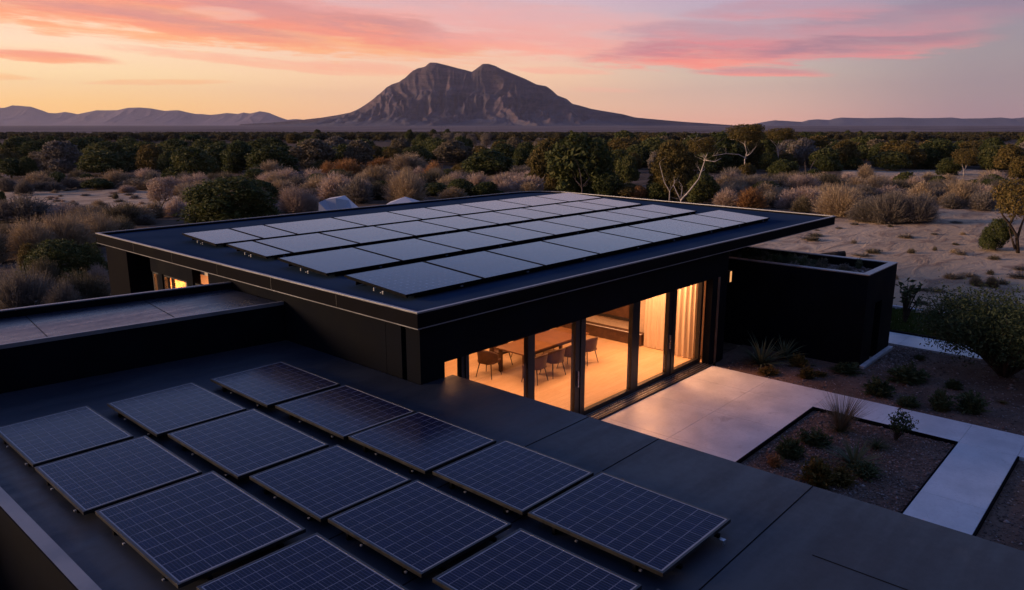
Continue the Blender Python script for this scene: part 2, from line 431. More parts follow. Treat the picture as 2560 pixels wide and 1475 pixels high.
def ground_mat():
    m, t, b = mat_new('desert_ground'); setp(b, None, 1.0, .05)
    co = objco(t)
    ln = t.new('ShaderNodeVectorMath', operation='LENGTH'); t.l.new(co, ln.inputs[0]); r = ln.outputs['Value']
    mp = t.new('ShaderNodeMapping'); mp.inputs['Rotation'].default_value = (0, 0, -YAW-R(90)); mp.inputs['Scale'].default_value = (.35, 1, 1)
    t.l.new(co, mp.inputs[0]); st = mp.outputs[0]
    n1 = t.noise(st, .09, 6, .6, .6); n2 = t.noise(st, .9, 6, .65, .8); n3 = t.noise(co, 6, 5, .7); n4 = t.noise(co, .02, 5, .6)
    sand = t.mix(t.rng(n1, .35, .65), (.46, .325, .205, 1), (.58, .425, .285, 1))
    sand = t.mix(t.rng(n2, .47, .64, 0, .72), sand, (.21, .135, .095, 1))
    sand = t.mix(t.rng(n3, .58, .75, 0, .45), sand, (.15, .10, .08, 1))
    scrub = t.mix(t.rng(n2, .35, .65), (.06, .045, .032, 1), (.15, .105, .075, 1))
    scrub = t.mix(t.rng(n3, .45, .7, 0, .6), scrub, (.16, .11, .085, 1))
    atn = t.new('ShaderNodeAttribute'); atn.attribute_name = 'open_sand'
    c = t.mix(t.rng(t.m('ADD', atn.outputs['Fac'], t.m('MULTIPLY', t.m('SUBTRACT', n2, .5), .6)), .3, .6), scrub, sand)
    far = t.mix(t.rng(t.noise(st, .012, 6, .6), .4, .6), (.11, .085, .085, 1), (.21, .165, .16, 1))
    c = t.mix(t.rng(r, 450, 1000), c, far)
    t.l.new(c, b.inputs['Base Color'])
    bump(t, b, t.m('ADD', n2, t.m('MULTIPLY', n3, .25)), .25, .9)
    return m
M['ground'] = ground_mat()

def leaf_mat(name, cols, rough=.7, transl=.25):
    m, t, b = mat_new(name); setp(b, None, rough, .2)
    g = t.new('ShaderNodeNewGeometry'); oi = t.new('ShaderNodeObjectInfo')
    n = t.noise(objco(t), 3.2, 3, .6)
    f = t.m('ADD', t.m('MULTIPLY', g.outputs['Random Per Island'], .42), t.m('MULTIPLY', n, .38))
    f = t.m('ADD', f, t.m('MULTIPLY', oi.outputs['Random'], .2))
    c = t.ramp(f, [(0.12, (*cols[0], 1)), (.45, (*cols[1], 1)), (.85, (*cols[2], 1))])
    t.l.new(c, b.inputs['Base Color'])
    tl = t.new('ShaderNodeBsdfTranslucent'); t.l.new(c, tl.inputs[0])
    mx = t.new('ShaderNodeMixShader'); mx.inputs[0].default_value = transl
    t.l.new(b.outputs[0], mx.inputs[1]); t.l.new(tl.outputs[0], mx.inputs[2]); t.l.new(mx.outputs[0], t.n['Material Output'].inputs[0])
    return m
L = {
 'dark': leaf_mat('dark_leaves', [(.026, .038, .011), (.062, .076, .020), (.140, .128, .036)]),
 'olive': leaf_mat('olive_leaves', [(.055, .048, .012), (.12, .092, .024), (.21, .135, .038)]),
 'orange': leaf_mat('rusty_leaves', [(0.150, 0.075, 0.027), (0.312, 0.156, 0.056), (0.500, 0.263, 0.106)]),
 'pink': leaf_mat('dry_pink_twigs', [(.23, .165, .125), (.44, .325, .25), (.66, .50, .395)]),
 'tan': leaf_mat('dry_tan_twigs', [(.16, .115, .065), (.34, .25, .15), (.56, .42, .27)]),
 'grey': leaf_mat('grey_scrub', [(.085, .072, .056), (.19, .16, .125), (.34, .285, .225)]),
 'sage': leaf_mat('sage_scrub', [(0.063, 0.056, 0.031), (0.147, 0.120, 0.070), (0.280, 0.217, 0.140)]),
 'garden': leaf_mat('garden_leaves', [(.028, .042, .015), (.062, .082, .030), (.125, .135, .055)]),
 'yucca': leaf_mat('yucca_blades', [(.05, .065, .03), (.10, .12, .06), (.18, .19, .10)]),
 'straw': leaf_mat('straw_blades', [(.07, .065, .035), (.16, .13, .075), (.32, .25, .16)]),
 'gold': leaf_mat('golden_leaves', [(.06, .05, .012), (.14, .10, .022), (.26, .17, .04)]),
 'lawn': leaf_mat('lawn_blades', [(.03, .05, .008), (.055, .085, .014), (.09, .12, .025)]),
}
rng = np.random.default_rng(7)
random.seed(11)

# ================================================================== GROUND, HILLS
TAB = {}
def vnoise(seed, x, y):
    """smooth value noise on arrays"""
    if seed not in TAB: TAB[seed] = np.random.default_rng(seed).random((256, 256))
    tab = TAB[seed]
    xi = np.floor(x).astype(int); yi = np.floor(y).astype(int); fx = x-xi; fy = y-yi
    fx = fx*fx*(3-2*fx); fy = fy*fy*(3-2*fy)
    g = lambda a, b: tab[a % 256, b % 256]
    return (g(xi, yi)*(1-fx)+g(xi+1, yi)*fx)*(1-fy)+(g(xi, yi+1)*(1-fx)+g(xi+1, yi+1)*fx)*fy
def fbm(seed, x, y, oct=5, gain=.5):
    a, s, o = 1.0, 0.0, np.zeros_like(x)
    for i in range(oct):
        o += a*vnoise(seed+i, x*2**i+17.3*i, y*2**i+5.1*i); s += a; a *= gain
    return o/s
def gh(x, y):
    """ground height"""
    x = np.asarray(x, float); y = np.asarray(y, float)
    r = np.hypot(x-17, y-13)
    amp = np.clip((r-17)/25, 0, 1)
    h = (fbm(3, x*.06, y*.06, 4)-.5)*.9+(fbm(9, x*.35, y*.35, 3)-.5)*.22
    return -0.12+amp*h*np.clip(1-(r-400)/600, .2, 1)
def clear(x, y):
    """open sand in the photograph"""
    return ((x < 470 and 474 < y < 512+.02*x) or (x > 1850 and 548 < y) or (2120 < x < 2470 and 424 < y < 450) or (x > 2290 and 516 < y)
            or (1120 < x < 1330 and 372 < y < 388) or (2230 < x < 2330 and 362 < y < 372) or (300 < x < 330 and 352 < y < 357))
def build_ground():
    rad = np.concatenate([[0.5], np.geomspace(3, 160, 150), np.geomspace(165, 15200, 60)])
    n = 360; th = np.linspace(0, 2*np.pi, n, endpoint=False)
    X = rad[:, None]*np.cos(th); Y = rad[:, None]*np.sin(th)
    Z = gh(X, Y); V = np.stack([X, Y, Z], -1).reshape(-1, 3)
    i, j = np.meshgrid(np.arange(len(rad)-1), np.arange(n), indexing='ij')
    a = i*n+j; b = i*n+(j+1) % n; F = np.stack([a, a+n, b+n, b], -1).reshape(-1, 4)
    V = np.vstack([V, [0, 0, -.12]]); c = len(V)-1
    me = fast_mesh('ground', V, F, True)
    vz = (V-[0, 0, CAMZ]); dz = vz @ DIR; dz = np.where(dz > 1, dz, 1e9)
    px, py = PW/2+FPX*(vz @ RGT)/dz, PH/2-FPX*(vz @ UPV)/dz
    wob = (fbm(61, V[:, 0]*.15, V[:, 1]*.15, 4)-.5)*np.clip(900/np.maximum(np.hypot(V[:, 0], V[:, 1]), 20), 1.5, 40)
    m = np.array([1.0 if (clear(a, b) and d < 1e8) else 0.0 for a, b, d in zip(px+wob*3, py+wob, dz)], np.float32)
    at = me.attributes.new('open_sand', 'FLOAT', 'POINT'); at.data.foreach_set('value', m)
    tag(link('ground', me, M['ground']), kind='structure')
build_ground()

def crest(px, D, off=0.0):
    """crest line measured in the photograph, put at its real distance"""
    return np.array([at_depth(x, y, D) for x, y in px]) + FWD*off
def range_mesh(name, ridges, umin, umax, wmin, wmax, nu, nw, mat, profile, seed, rough, zb=-3.0):
    """height field: every ridge is (polyline xyz, foot width per metre of height, exponent)"""
    u = np.linspace(umin, umax, nu); wv = np.linspace(wmin, wmax, nw)
    U, Wd = np.meshgrid(u, wv, indexing='ij')
    H = np.full(U.shape, -1e9)
    jit = (fbm(seed, U*rough, Wd*rough*.5, 5)-.5)
    for pl, foot, ex in ridges:
        pu = pl @ RGT; pw = pl @ FWD; ph = pl[:, 2]
        for k in range(len(pl)-1):
            du, dw = pu[k+1]-pu[k], pw[k+1]-pw[k]
            L2 = du*du+dw*dw
            t = np.clip(((U-pu[k])*du+(Wd-pw[k])*dw)/L2, 0, 1)
            d = np.hypot(U-pu[k]-t*du, Wd-pw[k]-t*dw)
            hh = ph[k]+t*(ph[k+1]-ph[k])
            q = np.clip(d/(np.maximum(hh, 1)*foot), 0, 1)
            H = np.maximum(H, hh*profile(q, ex))
    return U, Wd, H, jit
def field_obj(name, U, Wd, H, mat):
    P = U[..., None]*RGT+Wd[..., None]*FWD; P[..., 2] = H
    nu, nw = U.shape; V = P.reshape(-1, 3)
    i, j = np.meshgrid(np.arange(nu-1), np.arange(nw-1), indexing='ij')
    a = i*nw+j; F = np.stack([a, a+nw, a+nw+1, a+1], -1).reshape(-1, 4)
    return tag(link(name, fast_mesh(name, V, F, True), mat), kind='structure')
def rock_mat(name, low, rock, cliff, sc_, zmax):
    m, t, b = mat_new(name); setp(b, None, 1.0, .05)
    co = objco(t)
    g = t.new('ShaderNodeNewGeometry'); nz = T2 = t.dot(g.outputs['True Normal'], (0, 0, 1))
    n = t.noise(co, sc_, 7, .65); n2 = t.noise(co, sc_*7, 6, .7)
    mp = t.new('ShaderNodeMapping'); mp.inputs['Scale'].default_value = (1, 1, 6); t.l.new(co, mp.inputs[0])
    strat = t.noise(mp.outputs[0], sc_*1.5, 6, .65)
    c = t.mix(t.rng(nz, .78, .95), t.mix(t.rng(strat, .35, .65), rock, cliff), low)
    c = t.mix(t.rng(n, .4, .65, 0, .6), c, tuple(v*.62 for v in low[:3])+(1,))
    c = t.mix(t.rng(n2, .52, .7, 0, .5), c, tuple(v*.55 for v in low[:3])+(1,))
    t.l.new(c, b.inputs['Base Color'])
    bump(t, b, t.m('ADD', n2, t.m('MULTIPLY', strat, .7)), 26.0, .8)
    return m
M['rock'] = rock_mat('mountain_rock', (.125, .118, .135, 1), (.075, .060, .070, 1), (.18, .122, .122, 1), .004, 500)
M['hill'] = rock_mat('distant_hill', (.17, .135, .165, 1), (.17, .13, .15, 1), (.22, .165, .18, 1), .002, 300)

MT = [(600,309),(687,304.5),(755.6,298),(807,292),(850,285),(891,276.5),(932,259),(956.5,238.7),(960,231),(966.8,216.4),(980,209),(997.7,203.3),(1006,197),(1014.9,192.3),(1022,184),(1032,175.2),
      (1039,172),(1045.8,168.3),(1053,167.5),(1063,164.9),(1069,159),(1075,154.6),(1090.4,155.2),(1115,161),(1142,168.3),(1160,172.5),(1179.7,177.9),(1193.5,168.3),(1207,158),(1221,158),
      (1238,163),(1255,171.7),(1285,184),(1313.7,195.8),(1341,209.5),(1365,213.6),(1379,223.2),(1387.5,235.3),(1402,240),(1416.7,245.6),(1430.4,257.6),
      (1452,263),(1478.5,270.6),(1515,277),(1554,283.3),(1588,292),(1640,297),(1708.6,303),(1770,307),(1827,311)]
def build_mountain():
    D = 6000.0
    def P(x, y, dw): p = at_depth(x, y, D); return p+FWD*dw*(1.0)
    main = np.array([at_depth(x, y, D) for x, y in MT])
    # spurs come toward the viewer; their heights are given in photo rows at the crest's distance
    def spur(pts):
        out = []
        for x, y, near in pts:
            p = at_depth(x, y, D-near); out.append(p)
        return np.array(out)
    sp = [spur([(1207,159,0),(1222,190,120),(1243,232,300),(1268,262,520),(1300,286,820),(1345,306,1250)]),
          spur([(1221,160,0),(1212,195,150),(1190,240,380),(1150,275,700),(1080,302,1150)]),
          spur([(1090,156,0),(1100,185,110),(1092,225,260),(1066,262,520),(1010,292,900)]),
          spur([(1063,166,0),(1048,200,130),(1030,235,300),(985,268,600)]),
          spur([(1142,169,0),(1140,200,120),(1128,238,280),(1108,270,560)]),
          spur([(1014,193,0),(1000,225,150),(975,255,360)]),
          spur([(1341,210,0),(1345,235,180),(1352,262,420),(1376,290,800)]),
          spur([(1285,184,0),(1290,215,160),(1300,248,380),(1322,280,720)]),
          spur([(1416,246,0),(1425,268,300),(1445,292,700)]),
          spur([(966,217,0),(948,245,220),(915,275,560)])]
    prof = lambda q, ex: (1-q)**ex
    ridges = [(main, 3.2, 3.0)]+[(s, 2.1, 2.3) for s in sp]
    u0, u1 = (main[0] @ RGT)-100, (main[-1] @ RGT)+200
    U, Wd, H, jit = range_mesh('m', ridges, u0, u1, D-2300, D+1500, 640, 300, None, prof, 21, .004)
    # gullies run down the slope; cliffs get vertical ribs
    warp = (fbm(31, U*.003, Wd*.003, 4)-.5)*260
    ribs = np.abs(vnoise(41, (U+warp)*.016, Wd*.0022)-.5)*2+.5*np.abs(vnoise(42, (U+warp)*.041, Wd*.005)-.5)*2
    hn = np.clip(H/500, 0, 1)
    front = np.clip((D-20-Wd)/120, 0, 1)
    H2 = H-front*ribs*(26+185*hn)*np.clip(hn*5, 0, 1)
    H2 += front*jit*90*np.clip(hn*4, 0, 1)+(fbm(51, U*.02, Wd*.02, 4)-.5)*20*hn*front
    # cliff band: a steeper step half way up
    H2 = np.where(Wd < D, H2-front*18*np.sin(np.clip((hn-.45)/.12, 0, 1)*np.pi), H2)
    hq = np.clip(H2/500, 0, 1.2); H2 = H2+front*500*.045*np.sin(2*np.pi*np.clip((hq-.28)/.5, 0, 1))
    H2 -= 4.0
    field_obj('mountain', U, Wd, H2, M['rock'])
build_mountain()
def build_range(name, px, D, foot, seed, mat, rough=.003):
    px = [(x, y) for x, y in px]
    main = np.array([at_depth(x, y, D) for x, y in px])
    prof = lambda q, ex: (1-q)**ex
    sp = []
    r = np.random.default_rng(seed)
    for k in range(1, len(main)-1):
        a = main[k]; h = a[2]
        b = a-FWD*h*1.1+RGT*r.uniform(-.5, .5)*h; b[2] = h*.60
        c = a-FWD*h*2.6+RGT*r.uniform(-1, 1)*h; c[2] = h*.18
        sp.append((np.array([a, b, c]), foot*.6, 1.6))
    U, Wd, H, jit = range_mesh(name, [(main, foot, 1.9)]+sp, (main[0] @ RGT), (main[-1] @ RGT), D-1900, D+1500, 420, 90, mat, prof, seed, rough)
    hn = np.clip(H/200, 0, 1); front = np.clip((D-20-Wd)/150, 0, 1)
    H = H+front*jit*70*hn-front*np.abs(vnoise(seed+5, U*.006, Wd*.0015)-.5)*50*hn-4
    return field_obj(name, U, Wd, H, mat)
q1 = lambda L, ox: [(ox+x/2.9116, y/2.9116) for x, y in L]
build_range('western_hills', [(-420,262),(-200,272),(-90,268)]+q1([(0,780),(30,780),(90,762),(220,772),(290,795),(350,818),(410,820),(470,810),(520,818),(560,827),(630,813),(700,798),(770,799),(850,798),(930,780),(1020,778),(1100,785),
  (1150,795),(1200,803),(1250,799),(1298,798),(1360,813),(1420,825),(1470,826),(1530,832),(1600,825),(1650,818),(1730,825),(1770,815),(1820,822),(1890,805),(1950,815),(2030,850),(2090,868),(2150,862),(2210,867),(2330,880),(2480,905)], 0), 13000.0, 4.0, 5, M['hill'], .0015)
M['hill2'] = rock_mat('eastern_hill_rock', (.125, .125, .15, 1), (.11, .11, .135, 1), (.16, .145, .16, 1), .002, 300)
build_range('eastern_hills', q1([(440,918),(500,908),(600,885),(690,870),(790,876),(890,882),(940,868),(1000,863),(1090,868),(1130,857),(1180,850),(1260,853),(1350,855),(1500,852),(1600,850),(1700,854),(1800,855),(1900,853),(1980,850),(2050,858),
  (2200,856),(2340,850),(2420,858),(2504,850),(2700,846),(2950,856),(3300,850),(3800,870)], 1700), 10000.0, 4.5, 15, M['hill2'], .002)

# ================================================================== HOUSE
def part(mb, name, mat, parent, bevel=0.0, smooth=False, label=None):
    p = parent; off = Vector((0, 0, 0))
    while p is not None: off += Vector(p.location); p = p.parent
    o = mb.build(name, mat, parent, bevel, smooth)
    o.location = -off if parent.type == 'EMPTY' else Vector((0, 0, 0))
    if label: o['label'] = label
    return o
def sub(mb, name, mat, parent, **k):          # child of a mesh part that itself already cancels its thing's offset
    o = mb.build(name, mat, parent, k.get('bevel', 0.0), k.get('smooth', False)); o.location = (0, 0, 0); return o

ZR = 3.83
Fc, Rc, Bc, Lc = (8.73, 10.11), (28.95, 9.80), (30.65, 25.48), (8.87, 25.43)
def inset(poly, d):
    n = len(poly); out = []
    for i in range(n):
        p0, p1, p2 = Vector(poly[i-1]).to_2d(), Vector(poly[i]).to_2d(), Vector(poly[(i+1) % n]).to_2d()
        e1, e2 = (p1-p0).normalized(), (p2-p1).normalized()
        n1, n2 = Vector((-e1.y, e1.x)), Vector((-e2.y, e2.x))
        bis = (n1+n2).normalized(); k = d/max(.2, bis.dot(n1))
        out.append((p1.x+bis.x*k, p1.y+bis.y*k))
    return out
def arc_corner(c, a, b, r, n=7):
    """rounded corner at c between directions to a and b"""
    c, a, b = Vector(c), Vector(a), Vector(b); da, db = (a-c).normalized(), (b-c).normalized()
    p0, p1 = c+da*r, c+db*r
    return [tuple(p0*(1-t)**2+c*2*t*(1-t)+p1*t*t) for t in [i/(n-1) for i in range(n)]]
RP = [Fc, Rc]+arc_corner(Bc, Rc, Lc, 2.4)+[Lc]
house = empty('main_house', (15, 17, 0), 0, 'flat roofed black house with a lit glass front and solar panels on its roof', 'house')
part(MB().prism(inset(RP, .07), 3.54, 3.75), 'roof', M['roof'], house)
fas = part(MB().ring(RP, inset(RP, .10), 3.525, 3.80), 'fascia', M['fascia'], house)
seam = MB()
for y in (12.6, 15.1, 17.6, 20.1, 22.6): seam.box(8.725+(y-10.11)*.0091, 8.735+(y-10.11)*.0091, y, y+.012, 3.53, 3.79)
sub(seam, 'fascia_joint', M['blackframe'], fas)
part(MB().ring(inset(RP, -.015), inset(RP, .06), 3.80, ZR), 'roof_capping', M['capping'], house, .004)
part(MB().ring(inset(RP, -.008), inset(RP, .05), 3.505, 3.523), 'drip_edge', M['capping'], house)
wl = MB()
wl.box(8.85, 21.23, 10.20, 10.42, 2.70, 3.505)                    # band above the glass front
wl.box(8.85, 9.46, 10.20, 10.42, 0, 2.699)
wl.box(20.30, 21.23, 10.20, 10.42, 0, 2.699)
wl.box(8.86, 9.08, 10.421, 10.60, 0, 3.505); wl.box(8.95, 9.08, 10.601, 10.74, 0, 3.505)
wl.box(8.86, 9.08, 10.741, 11.195, 0, 3.505); wl.box(8.86, 9.08, 11.205, 18.10, 0, 3.505)
wl.box(8.86, 9.08, 19.10, 21.62, 3.10, 3.505)                     # lintel over the side windows
wl.box(8.86, 9.08, 18.10, 18.24, 0, 3.505); wl.box(8.86, 9.08, 19.10, 19.46, 0, 3.099)
wl.box(8.86, 9.08, 20.94, 21.16, 0, 3.099)
wl.box(8.86, 9.08, 18.241, 20.939, 0, .9)
wl.box(9.081, 10.6, 21.64, 21.80, 0, 3.505); wl.box(10.45, 10.6, 21.801, 23.2, 0, 3.505); wl.box(9.081, 10.6, 23.201, 23.35, 0, 3.505)
wl.box(21.01, 21.22, 10.421, 24.4, 0, 3.505); wl.box(8.86, 21.22, 24.41, 24.65, 0, 3.505)
part(wl, 'wall', M['clad'], house)
part(MB().box(8.852, 9.08, 23.2, 24.72, 0, 3.504), 'wall_pier', M['fascia'], house)
part(MB().box(9.09, 21.0, 10.43, 21.63, 3.30, 3.49).box(10.61, 21.0, 21.63, 24.4, 3.30, 3.49), 'ceiling', M['plaster'], house)
part(MB().box(9.09, 21.0, 10.30, 24.4, -.1, .05), 'floor', M['floor'], house)
part(MB().box(9.09, 20.99, 19.9, 20.05, .051, 3.299).box(13.3, 13.45, 20.051, 24.39, .051, 3.299), 'inner_wall', M['plaster'], house)
part(MB().box(9.09, 11.3, 17.2, 17.35, .051, 3.299).box(11.3, 11.45, 17.2, 19.89, .051, 3.299).box(11.3, 11.45, 20.06, 23.5, .051, 3.299).box(9.09, 10.62, 21.615, 21.636, .051, 3.299), 'timber_wall', M['innertimber'], house)
part(MB().box(20.62, 20.74, 10.185, 10.2, .02, 2.69), 'gap_light_strip', M['timber'], house)  # light through a narrow gap, painted as a brown strip on the wall
# right-hand inner wall: black-framed dark screen, pale strip of wall
scr = part(MB().box(20.86, 21.0, 13.3, 17.6, .72, .80).box(20.86, 21.0, 13.3, 17.6, 2.60, 2.70).box(20.86, 21.0, 13.3, 13.42, .80, 2.6).box(20.86, 21.0, 15.9, 16.1, .80, 2.6)
     .box(20.86, 21.0, 17.48, 17.6, .80, 2.6), 'inner_frame', M['blackframe'], house)
sub(MB().box(20.92, 20.97, 13.42, 15.9, .80, 2.6), 'dark_panel', M['darkwood'], scr)
part(MB().box(20.965, 21.008, 10.43, 19.89, .051, 3.299), 'inner_lining', M['plaster'], house)
# sliding glass front
xs = [9.46, 10.30, 12.37, 14.20, 16.65, 18.54, 20.30]; st = [.05, .10, .13, .19, .19, .19, .12]
for i in range(6):
    y0 = 10.48 if i % 2 else 10.50
    a, b = xs[i], xs[i+1]; sl, srr = st[i], st[i+1]
    fr = MB().box(a, a+sl, y0, y0+.13, .07, 2.80).box(b-srr, b-.002, y0, y0+.13, .07, 2.80).box(a+sl, b-srr, y0, y0+.13, .07, .20).box(a+sl, b-srr, y0, y0+.13, 2.70, 2.80)
    d = part(fr, 'sliding_door', M['blackframe'], house, .006)
    sub(MB().box(a+sl, b-srr, y0+.030, y0+.040, .201, 2.699), 'pane', M['glass'], d)
    if i in (2, 4): sub(MB().box(b-srr*.6, b-srr*.45, y0-.045, y0-.001, .9, 1.3), 'handle', M['alu'], d)
th = MB().box(9.2, 20.30, 10.13, 10.66, -.05, .055)
part(th, 'threshold', M['blackframe'], house)
part(MB().box(9.2, 20.3, 10.475, 10.485, .0565, .072).box(9.2, 20.3, 10.39, 10.40, .0565, .075).box(9.2, 20.3, 10.29, 10.30, .0565, .075).box(9.2, 20.3, 10.20, 10.21, .0565, .07), 'track', M['alu'], house)
# side windows
for y0, y1, z0 in ((18.24, 19.10, .9), (19.46, 20.94, .9), (21.16, 21.62, .02)):
    fm = MB().box(8.90, 8.98, y0, y0+.05, z0, 3.1).box(8.90, 8.98, y1-.05, y1, z0, 3.1).box(8.90, 8.98, y0+.05, y1-.05, 3.04, 3.1).box(8.90, 8.98, y0+.05, y1-.05, z0, z0+.06)
    if y0 == 19.46: fm.box(8.90, 8.98, 20.42, 20.47, z0+.06, 3.04)
    wd = part(fm, 'window', M['blackframe'], house)
    sub(MB().box(8.93, 8.94, y0+.05, y1-.05, z0+.06, 3.04), 'pane', M['glass'], wd)

# lamps of the lit rooms
def area(name, loc, sx, sy, e, col=(1.0, .445, .20)):
    l = bpy.data.lights.new(name, 'AREA'); l.shape = 'RECTANGLE'; l.size = sx; l.size_y = sy; l.energy = e; l.color = col
    o = bpy.data.objects.new(name, l); COL.objects.link(o); o.location = loc; return o
area('room_lamp', (12.4, 13.2, 3.27), 2.4, 1.6, 185)
area('room_lamp', (16.6, 13.3, 3.27), 3.0, 1.6, 240)
area('room_lamp', (19.7, 11.9, 3.27), .9, 1.6, 320)
area('room_lamp', (17.0, 17.4, 3.27), 4.0, 1.6, 185)
area('side_room_lamp', (10.3, 20.9, 3.27), .8, .8, 380)
area('side_room_lamp', (10.3, 18.6, 3.27), .5, .5, 110)

# ---- interior things
def lathe(mb, prof, k=16, c=(0, 0)):
    b = [(c[0]+r*math.cos(2*math.pi*q/k), c[1]+r*math.sin(2*math.pi*q/k), z) for r, z in prof for q in range(k)]
    n = len(prof)
    f = [(i*k+q, i*k+(q+1) % k, (i+1)*k+(q+1) % k, (i+1)*k+q) for i in range(n-1) for q in range(k)]
    f += [tuple(range(k-1, -1, -1)), tuple(range((n-1)*k, n*k))]
    return mb.add(b, f)
tbl = empty('dining_table', (17.05, 13.98, .05), 0, 'long brown timber dining table in the lit room behind the glass front', 'table')
MB().box(-1.55, 1.55, -.56, .56, .70, .745).build('tabletop', M['tabletop'], tbl, .008)
for sx in (-1.42, 1.42):
    for sy in (-.46, .46): MB().box(sx-.045, sx+.045, sy-.045, sy+.045, 0, .699).build('leg', M['darkwood'], tbl, .006)
MB().box(-1.36, 1.36, -.48, -.44, .60, .699).box(-1.36, 1.36, .44, .48, .60, .699).build('apron', M['darkwood'], tbl)
def chair_shell():
    """upholstered shell: seat pan and a back that wraps round the sides"""
    V, F = [], []
    nu, nv = 15, 7
    for s in (0, 1):
        for j in range(nv):
            z = j/(nv-1)
            for i in range(nu):
                a = -1+2*i/(nu-1)
                ang = a*1.75
                r = .26+.035*z
                hgt = .42+(.40*z)*(1-.48*abs(a)**2.2)
                x = -.02-(r+.03*z)*math.cos(ang)*(1.0 if abs(a) < .9 else 1); y = r*1.02*math.sin(ang)
                k = 1-.028*s/r
                V.append((x*k, y*k, hgt))
    n = nu*nv
    for j in range(nv-1):
        for i in range(nu-1):
            a = j*nu+i
            F += [(a, a+nu, a+nu+1, a+1), (n+a, n+a+1, n+a+nu+1, n+a+nu)]
    for i in range(nu-1):
        a = (nv-1)*nu+i; F.append((a, n+a, n+a+1, a+1)); F.append((i, i+1, n+i+1, n+i))
    for j in range(nv-1):
        a = j*nu; F.append((a, n+a, n+a+nu, a+nu)); a = j*nu+nu-1; F.append((a, a+nu, n+a+nu, n+a))
    return MB().add(V, F)
ch0 = empty('dining_chair', (0, 0, 0), 0, 'brown leather dining chair', 'chair', 'brown shell chairs round the dining table')
chair_shell().build('backrest', M['leather'], ch0, 0, True)
seat = MB(); seat.prism([(-.27, -.14), (-.16, -.25), (.22, -.26), (.27, -.20), (.27, .20), (.22, .26), (-.16, .25), (-.27, .14)], .405, .465)
seat.build('seat', M['leather'], ch0, .012)
for sx in (-1, 1):
    for sy in (-1, 1): MB().tube([(sx*.17, sy*.17, .41), (sx*.25, sy*.24, 0)], [.016, .010], 8).build('leg', M['blackframe'], ch0)
def dup(o, loc, rz, label):
    c = o.copy(); COL.objects.link(c); c.scale = (1.1, 1.1, 1.06); c.location = loc; c.rotation_euler = (0, 0, rz); c['label'] = label
    for k in [x for x in bpy.data.objects if x.parent == o]:
        d = k.copy(); COL.objects.link(d); d.parent = c
    return c
spots = [((15.10, 14.42), R(12), 'brown leather shell chair at the near end of the dining table'),
         ((15.62, 13.12), R(96), 'brown leather chair half hidden by a window post, leftmost along the table front'),
         ((16.40, 13.10), R(84), 'brown leather chair second along the front side of the dining table'),
         ((17.20, 13.10), R(92), 'brown leather chair third along the front side of the dining table'),
         ((17.98, 13.08), R(88), 'brown leather chair at the far right of the table front, beside the open floor'),
         ((16.05, 14.86), R(-92), 'brown chair on the far side of the dining table, nearest its left end'),
         ((17.15, 14.88), R(-86), 'brown chair tucked in on the far side of the table, at its middle'),
         ((18.05, 14.86), R(-90), 'brown chair on the far side of the dining table, at its right end')]
for i, (p, rz, lb) in enumerate(spots):
    if i == 0: ch0.scale = (1.1, 1.1, 1.06); ch0.location = (*p, .05); ch0.rotation_euler = (0, 0, rz); ch0['label'] = lb
    else: dup(ch0, (*p, .05), rz, lb)
def curtain(x, y0, y1, label):
    V = []; n = int((y1-y0)*46); zs = [.07, .8, 1.6, 2.4, 3.28]
    for s in (0, 1):
        for z in zs:
            for i in range(n+1):
                y = y0+(y1-y0)*i/n
                d = .055*math.sin(y*36+.6*math.sin(y*7))*(.8+.2*math.sin(z*1.7+y*3))
                V.append((x+d+.012*s, y+.01*math.sin(z*2+y*5), z))
    k = n+1; m = k*len(zs); F = []
    for j in range(len(zs)-1):
        for i in range(n):
            a = j*k+i; F += [(a, a+1, a+k+1, a+k), (m+a, m+a+k, m+a+k+1, m+a+1)]
    o = MB().add(V, F).build('curtain', M['linen'], None, 0, True)
    tag(o, label, 'curtain', 'linen curtains in the lit room')
curtain(20.42, 10.78, 11.62, 'cream pleated curtain in the rightmost glass pane, nearest the patio corner')
curtain(20.62, 11.72, 12.66, 'cream pleated curtain seen through the second pane from the right')
bench = empty('low_bench', (20.68, 15.8, .05), 0, 'long low dark ledge along the right inner wall of the lit room', 'bench')
MB().box(-.14, .17, -3.05, 3.0, 0, .36).build('bench_body', M['darkwood'], bench, .005)
MB().box(-.17, .17, -3.07, 3.0, .361, .40).build('bench_top', M['darkwood'], bench, .004)
MB().box(-.172, -.12, -3.06, 2.99, .401, .412).build('edge_strip', M['plinth'], bench)
sofa = empty('sofa', (17.6, 18.9, .05), 0, 'dark brown sofa deep in the lit room beyond the dining table', 'sofa')
MB().box(-1.1, 1.1, -.45, .42, .12, .42).build('seat', M['darkwood'], sofa, .04)
MB().box(-1.1, 1.1, .22, .45, .421, .80).build('backrest', M['darkwood'], sofa, .05)
for sx in (-1.22, 1.1): MB().box(sx, sx+.12, -.45, .45, .12, .60).build('armrest', M['darkwood'], sofa, .03)
for sx in (-1, 1):
    for sy in (-.36, .36): MB().box(sx-.03, sx+.03, sy-.03, sy+.03, 0, .119).build('leg', M['blackframe'], sofa)
fl = empty('floor_lamp', (10.75, 20.75, .05), 0, 'glowing shade of a floor lamp inside the amber side window', 'lamp')
lathe(MB(), [(.16, 0), (.16, .02), (.02, .03)]).build('base', M['blackframe'], fl)
MB().tube([(0, 0, .03), (0, 0, 1.45)], .012, 8).build('pole', M['blackframe'], fl)
lathe(MB(), [(.13, 1.78), (.20, 1.42), (.195, 1.42), (.125, 1.78)]).build('lamp_shade', M['lamp'], fl, 0, True)
